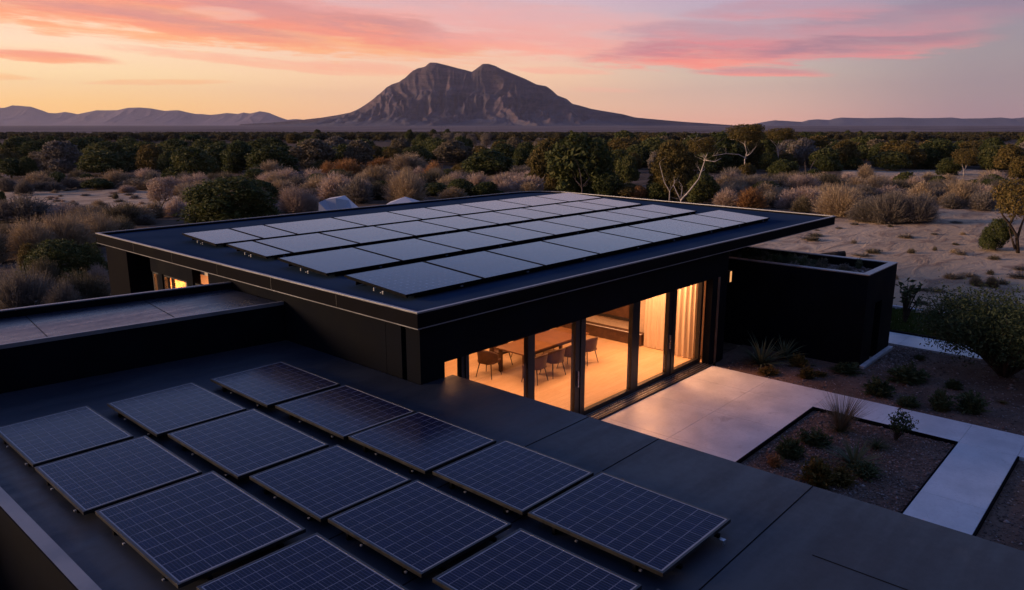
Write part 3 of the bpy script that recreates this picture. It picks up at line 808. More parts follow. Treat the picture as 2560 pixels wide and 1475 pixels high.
# wall lamp at the end of the glass front
sl = empty('wall_lamp', (21.23, 10.20, 2.45), 0, 'slim glowing wall lamp on the right end of the black facade', 'wall lamp')
MB().box(.002, .03, -.06, .06, -.02, .36).build('back_plate', M['blackframe'], sl)
ld = MB()
for k in range(3): ld.box(.031+k*.045, .07+k*.045, -.055, .055, .0, .33)
ld.build('lamp_glass', M['lamp'], sl)
MB().box(.031, .166, -.06, .06, .331, .345).box(.031, .166, -.06, .06, -.016, -.001).build('housing', M['blackframe'], sl)

# ---- side wing with the pink-lit roof
def wf(x): return 14.71+(9.05-x)*.1392
def wb(x): return 17.02+(9.24-x)*.1733
wing = empty('side_wing', (2, 17, 0), 0, 'long low black wing with a sunset lit flat roof left of the house', 'building')
X0, X1 = -9.0, 8.835
wp = [(X0, wf(X0)), (X1, wf(X1)), (X1, wb(X1)), (X0, wb(X0))]
part(MB().prism(wp, 0, 3.22), 'wall', M['clad'], wing)
part(MB().prism(inset(wp, .05), 3.221, 3.262), 'roof', M['wingroof'], wing)
part(MB().box(-.0, .0001, 0, .0001, 0, .0001) if False else MB().prism([(X0, wf(X0)-.015), (X1, wf(X1)-.015), (X1, wf(X1)+.05), (X0, wf(X0)+.05)], 3.222, 3.30), 'front_capping', M['capping'], wing)
part(MB().prism([(X0, wb(X0)-.10), (X1, wb(X1)-.10), (X1, wb(X1)+.02), (X0, wb(X0)+.02)], 3.222, 3.40), 'upstand', M['clad'], wing)
part(MB().prism([(X0, wb(X0)-.075), (X1, wb(X1)-.075), (X1, wb(X1)+.03), (X0, wb(X0)+.03)], 3.401, 3.425), 'rear_capping', M['capping'], wing)
for xa in (1.7, 4.35, 6.6):
    ws = MB().prism([(xa, wf(xa)+.06), (xa+.014, wf(xa)+.06), (xa+.284, wb(xa)-.12), (xa+.27, wb(xa)-.12)], 3.2625, 3.2665)
    part(ws, 'roof_seam', M['backdeflect'], wing)

# ---- foreground wing (lower roof)
ZL = 2.41
low = empty('foreground_wing', (6, 4, 0), 0, 'low black flat roofed wing in the foreground carrying the large solar panels', 'building')
lp = [(2.2, -9), (9.66, -9), (9.66, 10.19), (8.84, 10.19), (8.84, wf(8.84)-.012), (2.2, wf(2.2)-.012)]
part(MB().prism(lp, 0, 2.375), 'wall', M['clad'], low)
part(MB().prism(inset(lp, .012), 2.376, ZL), 'roof', M['lowroof'], low)
sm = MB()
for y in (6.92, 5.58, 3.22, .55, -2.0): sm.box(2.42, 9.64, y, y+.014, ZL+.0005, ZL+.004)
sm.box(7.96, 7.972, -8.9, 2.6, ZL+.0006, ZL+.0042)
for i in range(len(sm.v)//8): part(MB().add(sm.v[8*i:8*i+8], [(0,2,3,1),(4,5,7,6),(0,1,5,4),(1,3,7,5),(3,2,6,7),(2,0,4,6)]), 'roof_seam', M['backdeflect'], low)
part(MB().box(2.20, 2.36, -9, wf(2.2)-.03, ZL+.001, 2.455), 'capping', M['capping'], low, .004)
part(MB().box(2.185, 2.2, -9, wf(2.2)-.03, 2.05, 2.454), 'fascia', M['clad'], low)

# ================================================================== SOLAR PANELS
def rect_panel(name, w, d, th, cells, label, group, legs, front_skirt=0.0, z0=0.0, near=False):
    o = empty(name, (0, 0, 0), 0, label, 'solar panel', group)
    fw = .030 if near else .022
    MB().ring([(-w/2, -d/2), (w/2, -d/2), (w/2, d/2), (-w/2, d/2)], [(-w/2+fw, -d/2+fw), (w/2-fw, -d/2+fw), (w/2-fw, d/2-fw), (-w/2+fw, d/2-fw)], -th, 0).build('frame', M['blackframe'] if near else M['backdeflect'], o, .003)
    MB().box(-w/2+fw, w/2-fw, -d/2+fw, d/2-fw, -.012, -.003).build('cells', cells, o)
    return o
nearQ = [[(0,1055),(205,1003),(333,1075),(72,1145)], [(83,1155),(350,1078),(497,1160),(220,1258)], [(233,1268),(510,1165),(752,1297),(460,1437)],
 [(258,996),(468,947),(608,1005),(400,1068)], [(412,1075),(615,1010),(808,1092),(603,1172)], [(617,1180),(825,1098),(1012,1182),(800,1273)],
 [(812,1285),(1020,1187),(1258,1288),(1050,1410)],
 [(515,937),(688,894),(835,943),(675,998)], [(680,1003),(850,950),(1018,1013),(858,1075)], [(862,1078),(1027,1018),(1222,1083),(1055,1160)],
 [(1065,1165),(1245,1090),(1460,1162),(1298,1258)], [(1308,1268),(1480,1168),(1800,1277),(1638,1408)]]
K = 1.01306
near_rects = []
for q in nearQ:
    p = np.array([onz(x*K, y*K, ZL+.16)[:2] for x, y in q])       # left, top, right, bottom
    c = p.mean(0); ex = ((p[1]-p[0])+(p[2]-p[3]))/2; ey = ((p[0]-p[3])+(p[1]-p[2]))/2
    near_rects.append((c[0], c[1], np.hypot(*ex)+.05, np.hypot(*ey)+.05))
near_rects += [(3.66, 6.10, 1.42, 1.66), (3.74, 4.34, 1.42, 1.66), (5.32, 4.43, 1.36, 1.66), (5.36, 2.62, 1.36, 1.66), (3.82, 2.5, 1.42, 1.66)]
colname = lambda x: 'left' if x < 4.35 else ('middle' if x < 6.05 else 'right')
ordn = ['farthest', 'second', 'third', 'fourth', 'fifth', 'sixth']
cnt = {}
for i, (cx, cy, pw, pd) in enumerate(near_rects):
    cn = colname(cx); k = cnt.get(cn, 0); cnt[cn] = k+1
    lb = f'large dark blue gridded solar panel, {ordn[k]} from the back in the {cn} foreground row'
    if k == 0: lb = f'large dark blue gridded solar panel at the back end of the {cn} foreground row'
    o = rect_panel('solar_panel', pw, pd, .045, M['cellnear'], lb, 'large solar panels on the foreground roof', None, near=True)
    o.location = (cx, cy, ZL+.16); o.rotation_euler = (0, 0, R(-.6))
    rb = MB()
    for sx in (-.28, .28): rb.box(pw*sx-.02, pw*sx+.02, -pd/2-.03, pd/2+.03, -.09, -.046)
    rb.build('rail', M['backdeflect'], o)
    for sx in (-1, 1):
        for sy in (-.30, .30):
            x = sx*(pw/2-.06)
            MB().box(x-.03, x+.03, pd*sy-.02, pd*sy+.02, -.157, -.0465).build('foot', M['backdeflect'], o)
    for sy in (-.36, .1): MB().box(-pw/2-.028, -pw/2-.002, pd*sy-.014, pd*sy+.014, -.08, -.062).build('clamp', M['alu'], o)
    if cn == 'right': MB().box(pw*.28-.03, pw*.28+.03, -pd/2-.10, -pd/2-.02, -.10, -.094).box(pw*.28-.03, pw*.28+.03, -pd/2-.10, -pd/2-.092, -.15, -.1).build('bracket', M['alu'], o)
A_ = lambda x, y: (440+x/3.15875, 470+y/3.15875)
B_ = lambda x, y: (1140+x/3.0817, 470+y/3.0817)
rows = [('nearest', 10.85, .14, [A_(1840,855),A_(2445,715),B_(700,598),B_(1120,508),B_(1510,418),B_(1745,370),B_(2050,305),B_(2235,267),B_(2440,230)]),
        ('second', 13.78, .125, [A_(1240,690),A_(1810,577),A_(2300,493),B_(455,412),B_(760,360),B_(1015,318),B_(1285,267),B_(1490,235),B_(1655,205),B_(1880,178)]),
        ('third', 16.72, .115, [A_(730,548),A_(935,513),A_(1460,438),A_(1905,378),A_(2235,326),B_(320,275),B_(580,237),B_(815,207),B_(1075,172),B_(1245,148),B_(1445,122)]),
        ('farthest', 19.55, .115, [A_(360,455),A_(690,397),A_(975,366),A_(1500,297),A_(1930,243),A_(2235,208),B_(315,175),B_(575,137),B_(860,103),B_(1135,73)])]
ZP = 3.885; SP = (CAMZ-3.885)/(CAMZ-3.98)
nth = ['first', 'second', 'third', 'fourth', 'fifth', 'sixth', 'seventh', 'eighth', 'ninth', 'tenth']
for rn, yf, rise, pts in rows:
    xsx = [onz(x, y, ZP)[0] for x, y in pts]; yf = yf*SP
    for i in range(len(xsx)-1):
        a, b = xsx[i]+.026, xsx[i+1]-.026
        pw, pd = b-a, 1.93*SP
        lb = f'{nth[i]} blue-grey solar panel from the left in the {rn} row on the house roof'
        o = rect_panel('solar_panel', pw, pd, .04, M['cellfar'], lb, 'solar panels in four rows on the house roof', None)
        ti = math.asin(rise/pd)
        o.location = ((a+b)/2, yf+pd/2*math.cos(ti), ZP+rise/2); o.rotation_euler = (ti, 0, 0)
        zf = -(ZP-3.752)+.0
        MB().box(-pw/2-.015+(.3 if i == 0 else 0), pw/2+.015, -pd/2+.06, -pd/2+.075, zf+.012, -.0415).build('front_deflector', M['backdeflect'], o)
        MB().box(-pw/2-.015+(.3 if i == 0 else 0), pw/2+.015, pd/2-.03, pd/2-.012, zf-rise+.012, -.0415).build('rear_deflector', M['backdeflect'], o)
        MB().box(pw*.2-.035, pw*.2+.035, -pd/2-.012, -pd/2+.03, -.075, -.0455).build('clamp', M['alu'], o)
        if i == 0:
            MB().box(-pw/2-.07, -pw/2-.01, -.10, -.07, -.105, -.09).box(-pw/2-.07, -pw/2-.055, -.10, -.07, -.0895, -.04).box(-pw/2-.055, -pw/2-.01, -.10, -.07, -.055, -.04)\
              .box(-pw/2-.05, -pw/2-.03, -.36, -.33, -.12, -.05).box(-pw/2-.10, -pw/2-.03, -.36, -.33, -.085, -.07).build('bracket', M['alu'], o)
            MB().box(-pw/2+.05, -pw/2+.09, -pd/2+.031, pd/2-.031, -.08, -.042).build('rail', M['backdeflect'], o)

# ================================================================== OUTBUILDING, PATIO, PATHS
ob = empty('outbuilding', (24.8, 9.8, 0), 0, 'black box shaped outbuilding with a planted gravel roof right of the house', 'outbuilding')
ox0, ox1, oy0, oy1, oz = 23.42, 26.25, 6.80, 13.4, 2.80
om = MB().box(ox0, 24.3, oy0, oy1, -.12, 2.42).box(25.02, ox1, oy0, oy1, -.12, 2.42).box(24.3, 25.02, oy0+.22, oy1, -.12, 2.42).box(24.3, 25.02, oy0, oy0+.22, 1.78, 2.42)
part(om, 'wall', M['clad'], ob)
rc = [(ox0, oy0), (ox1, oy0), (ox1, oy1), (ox0, oy1)]
part(MB().ring(rc, inset(rc, .20), 2.421, 2.77), 'parapet', M['clad'], ob)
part(MB().ring(inset(rc, -.012), inset(rc, .215), 2.771, oz), 'capping', M['capping'], ob, .004)
part(MB().prism(inset(rc, .21), 2.421, 2.52), 'roof_gravel_bed', M['soil'], ob)
part(MB().box(24.31, 25.01, oy0+.19, oy0+.219, .0, 1.77), 'door', M['darkdoor'], ob)
part(MB().box(ox0-.02, ox1+.05, oy0-.14, oy0-.001, -.13, -.005), 'plinth', M['plinth'], ob)

def slab(name, poly, z0, z1, mat, kind='structure'):
    return tag(MB().prism(poly, z0, z1).build(name, mat, None, 0.006), kind=kind)
# patio and path as separate pale slabs with open joints
def paved(name, poly_rects):
    mb = MB()
    for x0, x1, y0, y1 in poly_rects: mb.box(x0+.003, x1-.003, y0+.003, y1-.003, -.12, 0)
    return tag(mb.build(name, M['paving'], None, .004), kind='structure')
PXE = 20.42
paved('patio', [(a, b, c, d) for a, b in ((9.7, 11.4), (11.4, 13.1), (13.1, 14.8), (14.8, 17.0), (17.0, 19.0), (19.0, PXE)) for c, d in ((6.55, 8.3), (8.3, 10.12))])
paved('path', [(19.0, PXE, c, d) for c, d in ((4.9, 6.55), (3.2, 4.9), (2.05, 3.2), (.2, 2.05), (-1.8, .2), (-3.8, -1.8), (-6, -3.8))]
      + [(a, b, 2.05, 3.2) for a, b in ((9.7, 12.6), (12.6, 15.8), (15.8, 19.0))])
paved('rear_path', [(26.62, 28.15, c, d) for c, d in ((3.0, 5.2), (5.2, 6.6), (6.6, 8.6), (8.6, 11.0))])
slab('garden_soil', [(20.43, -7), (26.55, -7), (26.55, 6.6), (23.3, 6.62), (23.3, 10.5), (21.3, 10.5), (20.43, 10.0)], -.2, -.045, M['soil'])
slab('gravel_bed', [(9.7, 3.21), (18.98, 3.21), (18.98, 6.54), (9.7, 6.54)], -.25, -.075, M['soil'])
slab('lower_bed', [(9.7, -6), (18.98, -6), (18.98, 2.04), (9.7, 2.04)], -.25, -.075, M['soil'])
def edging(name, rects, label):
    mb = MB()
    for r in rects: mb.box(*r)
    tag(mb.build(name, M['fascia']), label, 'edging')
edging('bed_edging', [(9.7, 18.94, 6.505, 6.545, -.12, .012), (18.945, 18.985, 3.21, 6.545, -.12, .012), (9.7, 18.94, 3.205, 3.235, -.12, .004)], 'thin dark metal edging round the square gravel bed')
edging('bed_edging', [(9.7, 18.98, 2.01, 2.045, -.12, .012)], 'thin dark metal edging of the lower right gravel bed')
def stones(name, polys, n, z, smin, smax, seed):
    r = np.random.default_rng(seed); V = []; F = []
    oc = np.array([[1,0,0],[-1,0,0],[0,1,0],[0,-1,0],[0,0,1],[0,0,-1]], float)
    of = np.array([[0,2,4],[2,1,4],[1,3,4],[3,0,4],[2,0,5],[1,2,5],[3,1,5],[0,3,5]])
    tot = sum((x1-x0)*(y1-y0) for x0, x1, y0, y1 in polys); b = 0
    for x0, x1, y0, y1 in polys:
        m = int(n*(x1-x0)*(y1-y0)/tot)
        for _ in range(m):
            s = r.uniform(smin, smax)*(1+1.2*(r.random() > .95))
            o = oc*r.uniform(.6, 1.15, (6, 1))*s*np.array([1, r.uniform(.6, 1), r.uniform(.4, .7)])
            a = r.uniform(0, 6.28); c_, s_ = math.cos(a), math.sin(a)
            o = np.stack([o[:, 0]*c_-o[:, 1]*s_, o[:, 0]*s_+o[:, 1]*c_, o[:, 2]], 1)
            V.append(o+[r.uniform(x0, x1), r.uniform(y0, y1), z+s*.15]); F.append(of+b); b += 6
    o = link(name, fast_mesh(name, np.vstack(V), np.vstack(F)), M['stone'])
    return tag(o, 'loose brown gravel stones', 'gravel', kind='stuff')
stones('gravel', [(13.5, 18.92, 3.25, 6.48)], 9000, -.07, .012, .034, 1)
stones('gravel', [(14.0, 18.9, -3, 2.0)], 5000, -.07, .012, .036, 2)
stones('gravel', [(20.5, 26.5, -1, 6.5), (20.5, 23.2, 6.5, 9.9)], 6500, -.042, .010, .036, 3)
stones('gravel', [(26.3, 26.58, 5.6, 8), (23.5, 26.5, 5.7, 6.55)], 2600, -.042, .016, .04, 4)
stones('gravel', [(ox0+.25, ox1-.25, oy0+.25, oy1-.25)], 2600, 2.525, .02, .055, 5)

# ================================================================== VEGETATION
def quads(C, N, size, asp, r, up=None, tri=False):
    """leaf faces at centres C, facing N, with random roll"""
    n = len(C)
    N = N/np.linalg.norm(N, axis=1, keepdims=True)
    a = np.cross(N, r.normal(size=(n, 3))); a /= np.linalg.norm(a, axis=1, keepdims=True)
    if up is not None: a = up/np.linalg.norm(up, axis=1, keepdims=True)
    b = np.cross(N, a); b /= np.maximum(np.linalg.norm(b, axis=1, keepdims=True), 1e-6)
    s = (size*r.uniform(.6, 1.35, n))[:, None]
    A, Bv = a*s*asp, b*s
    V = np.stack([C-A, C+Bv*.55-A*.1, C+A, C-Bv*.55-A*.1], 1).reshape(-1, 3)
    F = np.arange(4*n).reshape(n, 4)
    return V, F
def unit(v): return v/np.maximum(np.linalg.norm(v, axis=1, keepdims=True), 1e-9)
def crown_mesh(name, seed, nl=12, leaves=6000, size=.032, flat=.8, base=.18, gap=.0, tall=1.0, inner=.25):
    """crown for a tree of unit width and unit height, standing on z = 0"""
    r = np.random.default_rng(seed)
    lob = []
    for i in range(nl):
        a = r.uniform(0, 2*np.pi); q = math.sqrt(r.random())*.33
        zc = base+.16+(.62-base*.4)*r.random()*(1-.9*(q/.36)**2*.4)
        rad = r.uniform(.13, .25)*(1.1-.5*q)
        lob.append((q*math.cos(a), q*math.sin(a), min(zc, .98-rad*.9), rad))
    lob.append((0, 0, .62, .30)); lob.append((.06, -.05, .42, .32))
    lob = np.array(lob)
    area_ = lob[:, 3]**2; pick = r.choice(len(lob), leaves*2, p=area_/area_.sum())
    d = unit(r.normal(size=(leaves*2, 3)))
    d[:, 2] = np.where(d[:, 2] < -.75, -d[:, 2], d[:, 2])
    bumpy = 1+.16*np.sin(d[:, 0]*9+pick)*np.sin(d[:, 1]*8+pick*2)+.10*np.sin(d[:, 2]*15+pick)
    rr = lob[pick, 3]*bumpy*np.where(r.random(leaves*2) < inner, r.uniform(.35, .9, leaves*2), r.uniform(.88, 1.08, leaves*2))
    C = lob[pick, :3]+d*rr[:, None]*np.array([1, 1, .85])
    # drop what lies deep inside another lobe
    dist = np.linalg.norm(C[:, None, :]-lob[None, :, :3], axis=2)/lob[None, :, 3]
    dist[np.arange(len(C)), pick] = 9
    keep = (dist.min(1) > .72) & (C[:, 2] > max(base*.55, .0))
    C, d = C[keep][:leaves], d[keep][:leaves]
    N = unit(d+r.normal(size=d.shape)*.75)
    V, F = quads(C, N, size, 1.25, r)
    mx = np.abs(V[:, :2]).max()*2; V[:, :2] /= mx; V[:, 2] *= 1/V[:, 2].max()
    return fast_mesh(name, V, F)
def trunk_mesh(name, seed, h=.55, r0=.028, n=5, spread=.26):
    r = np.random.default_rng(seed); mb = MB()
    mb.tube([(0, 0, -.03), (.01, .005, .08), (.0, .01, .18)], [r0*1.3, r0, r0*.8], 7)
    for i in range(n):
        a = 2*np.pi*i/n+r.uniform(-.4, .4); s = spread*r.uniform(.6, 1.1); t = h*r.uniform(.8, 1.15)
        p = [(0, .01, .16), (s*.35*math.cos(a), s*.35*math.sin(a), .16+(t-.16)*.5), (s*math.cos(a), s*math.sin(a), t)]
        mb.tube(p, [r0*.6, r0*.4, r0*.15], 5)
    return mb.mesh(name)
def feather_mesh(name, seed, strands=1500, tuft=3200, wid=.007, tsize=.018, lobes=5, drop=.2):
    """dry feathery shrub of unit width and height: fine stems fanning up from the foot, fuzzy at the tips"""
    r = np.random.default_rng(seed)
    lb = np.array([(0, 0, 1.0)]+[(r.uniform(-.27, .27), r.uniform(-.27, .27), r.uniform(.62, .95)) for _ in range(lobes)])
    rad = np.array([.36]+[r.uniform(.2, .3) for _ in range(lobes)])
    k = r.choice(len(lb), strands, p=rad**2/(rad**2).sum())
    a = r.uniform(0, 2*np.pi, strands); th = np.arccos(1-r.random(strands)*1.0)
    d = np.stack([np.sin(th)*np.cos(a), np.sin(th)*np.sin(a), np.cos(th)], 1)
    top = np.stack([lb[k, 0]+d[:, 0]*rad[k], lb[k, 1]+d[:, 1]*rad[k], (.10+d[:, 2]*.90)*lb[k, 2]], 1)
    top *= r.uniform(.82, 1.06, strands)[:, None]
    foot = np.stack([lb[k, 0]*.5+r.normal(0, .05, strands), lb[k, 1]*.5+r.normal(0, .05, strands), np.zeros(strands)], 1)
    midp = foot*.45+top*.55; midp[:, :2] = foot[:, :2]*.55+top[:, :2]*.45+r.normal(0, .012, (strands, 2))
    s = np.cross(top-foot, r.normal(size=top.shape)); s = unit(s)*wid*r.uniform(.6, 1.4, (strands, 1))
    V = np.stack([foot-s*.8, foot+s*.8, midp+s, midp-s], 1).reshape(-1, 3); F = np.arange(4*strands).reshape(-1, 4)
    V2 = np.stack([midp-s, midp+s, top+s*.15, top-s*.15], 1).reshape(-1, 3); F2 = np.arange(4*strands).reshape(-1, 4)+len(V)
    # fuzzy sprays toward the tips
    j = r.choice(strands, tuft); t = r.beta(3.2, 1.5, tuft)[:, None]
    C = np.where(t < .5, foot[j]+(midp[j]-foot[j])*t*2, midp[j]+(top[j]-midp[j])*(t*2-1))+r.normal(0, .018, (tuft, 3))
    C[:, 2] = np.maximum(C[:, 2], .01)
    dirn = unit(unit(top[j]-midp[j])+r.normal(0, .45, (tuft, 3)))
    V3, F3 = quads(C, np.cross(dirn, r.normal(size=(tuft, 3)))+1e-4, tsize, 1.9, r, up=dirn); F3 = F3+len(V)+len(V2)
    V = np.vstack([V, V2, V3]); F = np.vstack([F, F2, F3])
    mx = np.percentile(np.abs(V[:, :2]), 99.5)*2; V[:, :2] /= mx; V[:, 2] /= np.percentile(V[:, 2], 99.7)
    return fast_mesh(name, V, F)
CROWN = [crown_mesh('crown', 100+i, 17+i % 4, 6200, .031, base=-.02) for i in range(5)]
CROWNBIG = [crown_mesh('crown', 140+i, 22, 15000, .019, base=-.03, inner=.35) for i in range(3)]
CROWNOPEN = [crown_mesh('crown', 160+i, 15, 4600, .024, base=.12, inner=.5) for i in range(2)]
CROWNFAR = [crown_mesh('crown', 180+i, 9, 900, .075, base=.04) for i in range(4)]
TRUNK = [trunk_mesh('trunk', 200+i) for i in range(3)]
FEATH = [feather_mesh('shrub', 300+i) for i in range(4)]
FEATHBIG = [feather_mesh('shrub', 320+i, 3200, 9000, .0042, .0105, 8) for i in range(3)]
FEATHFAR = [feather_mesh('shrub', 340+i, 260, 700, .016, .042, 4) for i in range(3)]
def setmat(o, mat):
    if len(o.data.materials) == 0: o.data.materials.append(mat)
    o.material_slots[0].link = 'OBJECT'; o.material_slots[0].material = mat
# how colours and kinds read in words
WORDS = {'dark': 'dark green', 'olive': 'olive', 'orange': 'rust orange', 'pink': 'pale pinkish', 'tan': 'tan', 'grey': 'grey brown', 'sage': 'grey green'}
pend = []        # (object, px, kind, zone) waiting for a label
def spot(px, yb): p = onz(px, yb, -.05); return np.array([p[0], p[1], float(gh(p[0], p[1]))])
def zone_of(px, D):
    if D < 48 and px < 700: return 'left of the house roof corner'
    if px < 460: s = 'below the low left hills'
    elif px < 880: s = 'left of the mountain'
    elif px < 1340: s = 'below the mountain'
    elif px < 1900: s = "behind the roof's far corner"
    else: s = 'on the right beyond the sand'
    return s
def place(kind, px, yb, yt, wpx, form, big=False, yaw=None):
    """a plant whose foot, top and width were surveyed in the photograph"""
    p = spot(px, yb); D = (p-[0, 0, CAMZ]) @ FWD
    top = at_depth(px, yt, D)[2]; h = max(.5, top-p[2]); wd = wpx/FPX*D*1.05
    rz = random.uniform(0, 6.28) if yaw is None else yaw
    if form == 'tree':
        o = empty('tree', p, rz); o.empty_display_size = 1
        cm = random.choice(CROWNBIG if big else CROWN)
        c = link('crown', cm, None, o); c.scale = (wd, wd, h); setmat(c, L[kind])
        t = link('trunk', random.choice(TRUNK), M['bark'], o); t.scale = (wd*.8, wd*.8, h)
    else:
        o = link('shrub', random.choice(FEATHBIG if big else FEATH), None, None, p, rz)
        o.scale = (wd*1.08, wd*1.08, h*1.04); setmat(o, L[kind])
    pend.append([o, px, kind, form, zone_of(px, D), D])
    return o
TREES = [('dark',258,442,373,150),('dark',30,446,392,90),('dark',71,446,388,50),('dark',137,392,360,80),('olive',95,400,372,70),('dark',190,400,374,60),('dark',481,449,362,150),('dark',420,440,378,60),('olive',527,440,386,62),
 ('dark',603,430,350,100),('dark',243,372,350,55),('dark',380,420,384,80),('olive',330,392,364,80),('dark',142,458,427,44),('dark',5,507,476,30),('dark',455,384,356,70),('olive',535,372,346,60),
 ('dark',678,434,362,145),('dark',792,410,351,108),('dark',868,411,358,112),('olive',736,358,331,55),('dark',794,352,322,26),('dark',1025,360,322,30),('dark',1058,384,330,58),('dark',1083,352,322,24),('dark',1119,350,321,26),
 ('olive',949,398,367,42),('dark',995,395,350,60),('olive',805,432,398,68),('dark',1222,442,370,135),('dark',1121,445,421,42),('olive',1160,434,405,64),('dark',1300,420,368,60),('olive',1255,400,364,70),('dark',690,390,348,70),('dark',905,380,345,70),
 ('dark',1440,492,325,190),('dark',1500,470,345,90),('olive',1363,478,350,80),('dark',1457,492,368,125),('dark',1520,498,425,88),('olive',1385,490,425,66),('dark',1559,390,324,84),('dark',1657,380,328,56),('olive',1615,380,333,52),('dark',1589,420,360,84),
 ('dark',1570,460,382,70),('dark',1800,425,325,130),('olive',1862,420,313,98),('dark',1905,415,330,70),('dark',1755,507,428,84),('olive',1868,446,406,54),('dark',1735,400,330,80),('olive',1570,498,457,88),('orange',1597,500,462,48),('dark',1642,500,453,80),
 ('dark',1953,395,325,80),('dark',2009,378,328,58),('dark',2047,372,328,48),('dark',1953,450,396,84),('dark',2072,380,345,74),('olive',1996,400,356,60),('dark',2123,422,380,94),('dark',2224,424,374,106),('dark',2325,420,352,110),('dark',2370,436,392,64),
 ('olive',2430,400,350,100),('dark',2490,420,360,104),('olive',2545,448,388,60),('dark',2072,470,434,60),('dark',2034,462,420,66),('dark',2254,470,445,38),('dark',2173,496,466,54),('dark',2213,482,461,46),('dark',2060,430,386,60),('dark',2160,400,358,80),('olive',2260,385,350,80),
 ('dark',2400,390,350,70),('dark',2280,410,368,70),('dark',2118,345,324,22),('dark',2150,346,325,18),('dark',2172,347,328,30),('dark',2223,346,327,22),('dark',2280,348,326,24),('dark',2348,350,329,22),('dark',2470,352,327,30)]
for k, x, yb, yt, wp in TREES: place(k, x, yb, yt, wp, 'tree')
big1 = place('dark', 583, 566, 438, 262, 'tree', True); big1['label'] = 'broad dark evergreen bush standing alone behind the left part of the roof'
pend.pop()
place('olive', 1680, 497, 345, 145, 'tree', True); o = pend.pop()[0]; o['label'] = 'olive gold tree with white bare limbs in front, behind the roof far corner'; olive_tree = o
SHR = [('grey',20,478,443,48),('grey',63,484,450,42),('grey',101,476,452,48),('grey',137,476,455,40),('grey',175,470,444,48),('grey',253,466,444,42),('grey',299,466,447,38),('sage',337,465,441,58),('sage',365,463,441,32),('pink',430,479,443,78),('pink',317,479,463,38),('pink',468,474,450,44),
 ('grey',66,556,489,135),('grey',13,560,502,64),('grey',143,556,524,60),('grey',220,548,513,64),('sage',318,566,508,94),('grey',363,566,537,48),('pink',440,540,496,60),('tan',385,545,505,56),('grey',180,528,504,44),('tan',250,520,500,36),
 ('tan',678,443,403,68),('pink',724,468,423,78),('pink',782,465,423,66),('pink',840,500,433,88),('grey',898,505,443,74),('orange',868,446,399,92),('tan',946,475,415,100),('orange',952,420,394,60),('tan',1027,423,383,94),('orange',1086,458,405,54),('pink',1048,445,417,38),
 ('pink',1141,476,433,58),('pink',1202,486,433,62),('pink',1253,486,436,74),('grey',1172,490,466,52),('grey',1129,493,475,38),('pink',787,490,458,44),('grey',1235,443,412,54),('sage',1187,428,408,40),('tan',640,450,420,50),('orange',820,440,405,50),
 ('grey',1310,450,414,60),('pink',1318,484,441,108),('pink',1375,488,460,50),('grey',1825,463,420,66),('grey',1883,478,439,74),('grey',1825,503,461,56),('orange',1875,520,471,74),('pink',1790,470,440,50),('sage',1910,505,465,44),
 ('grey',1953,473,438,70),('grey',2001,484,449,78),('pink',1971,518,477,68),('tan',2042,512,475,60),('grey',2148,505,478,60),('tan',2163,448,413,54),('grey',2338,503,469,80),('tan',2400,515,455,64),('pink',2445,505,462,66),('grey',2452,523,478,66),('grey',2376,520,484,54),('tan',2300,482,456,66),('grey',2477,490,462,70),('pink',2200,478,460,60),('grey',2120,490,462,48),('sage',2005,528,490,50),('grey',2400,492,470,70),('tan',2270,500,472,60)]
for k, x, yb, yt, wp in SHR: place(k, x, yb, yt, wp, 'shrub')
BIGS = [('tan',1020,506,428,94),('pink',774,530,480,62),('pink',741,531,468,72),('tan',2097,536,466,106),('grey',2224,556,481,112),('grey',2300,556,486,96),('tan',2262,552,490,80),('grey',2170,552,498,84),
 ('tan',88,644,551,116),('tan',165,630,539,126),('tan',253,610,536,112),('sage',22,626,560,72),('grey',215,585,530,90),('sage',300,600,545,90),('grey',66,790,672,150),('grey',165,800,708,84),('sage',209,765,684,130),('pink',246,704,664,58),('grey',10,780,690,90),('sage',120,720,650,70),('tan',-40,660,556,120),('grey',-60,770,660,150)]
for k, x, yb, yt, wp in BIGS: place(k, x, yb, yt, wp, 'shrub', True)
for k, x, yb, yt, wp in [('dark',154,704,598,195),('dark',225,694,604,115),('olive',80,700,604,70)]: place(k, x, yb, yt, wp, 'tree', True)
# labels: what it is, where it stands, and which of its likes it is
grp = {}
for rec in pend: grp.setdefault((rec[2], rec[3], rec[4]), []).append(rec)
ORD = ['first', 'second', 'third', 'fourth', 'fifth', 'sixth', 'seventh', 'eighth', 'ninth', 'tenth', 'eleventh', 'twelfth', '13th', '14th', '15th', '16th', '17th', '18th', '19th', '20th', '21st', '22nd', '23rd', '24th', '25th', '26th', '27th', '28th', '29th', '30th', '31st', '32nd', '33rd', '34th']
for (k, f, z), recs in grp.items():
    recs.sort(key=lambda q: q[1])
    nm = 'tree' if f == 'tree' else 'dry bush'
    for i, rec in enumerate(recs):
        lb = f'{WORDS[k]} {nm} {z}' if len(recs) == 1 else f'{WORDS[k]} {nm} {z}, {ORD[i]} such from left'
        tag(rec[0], lb, 'tree' if f == 'tree' else 'bush', 'dense trees of the scrubland' if f == 'tree' else 'dry feathery bushes of the scrubland')

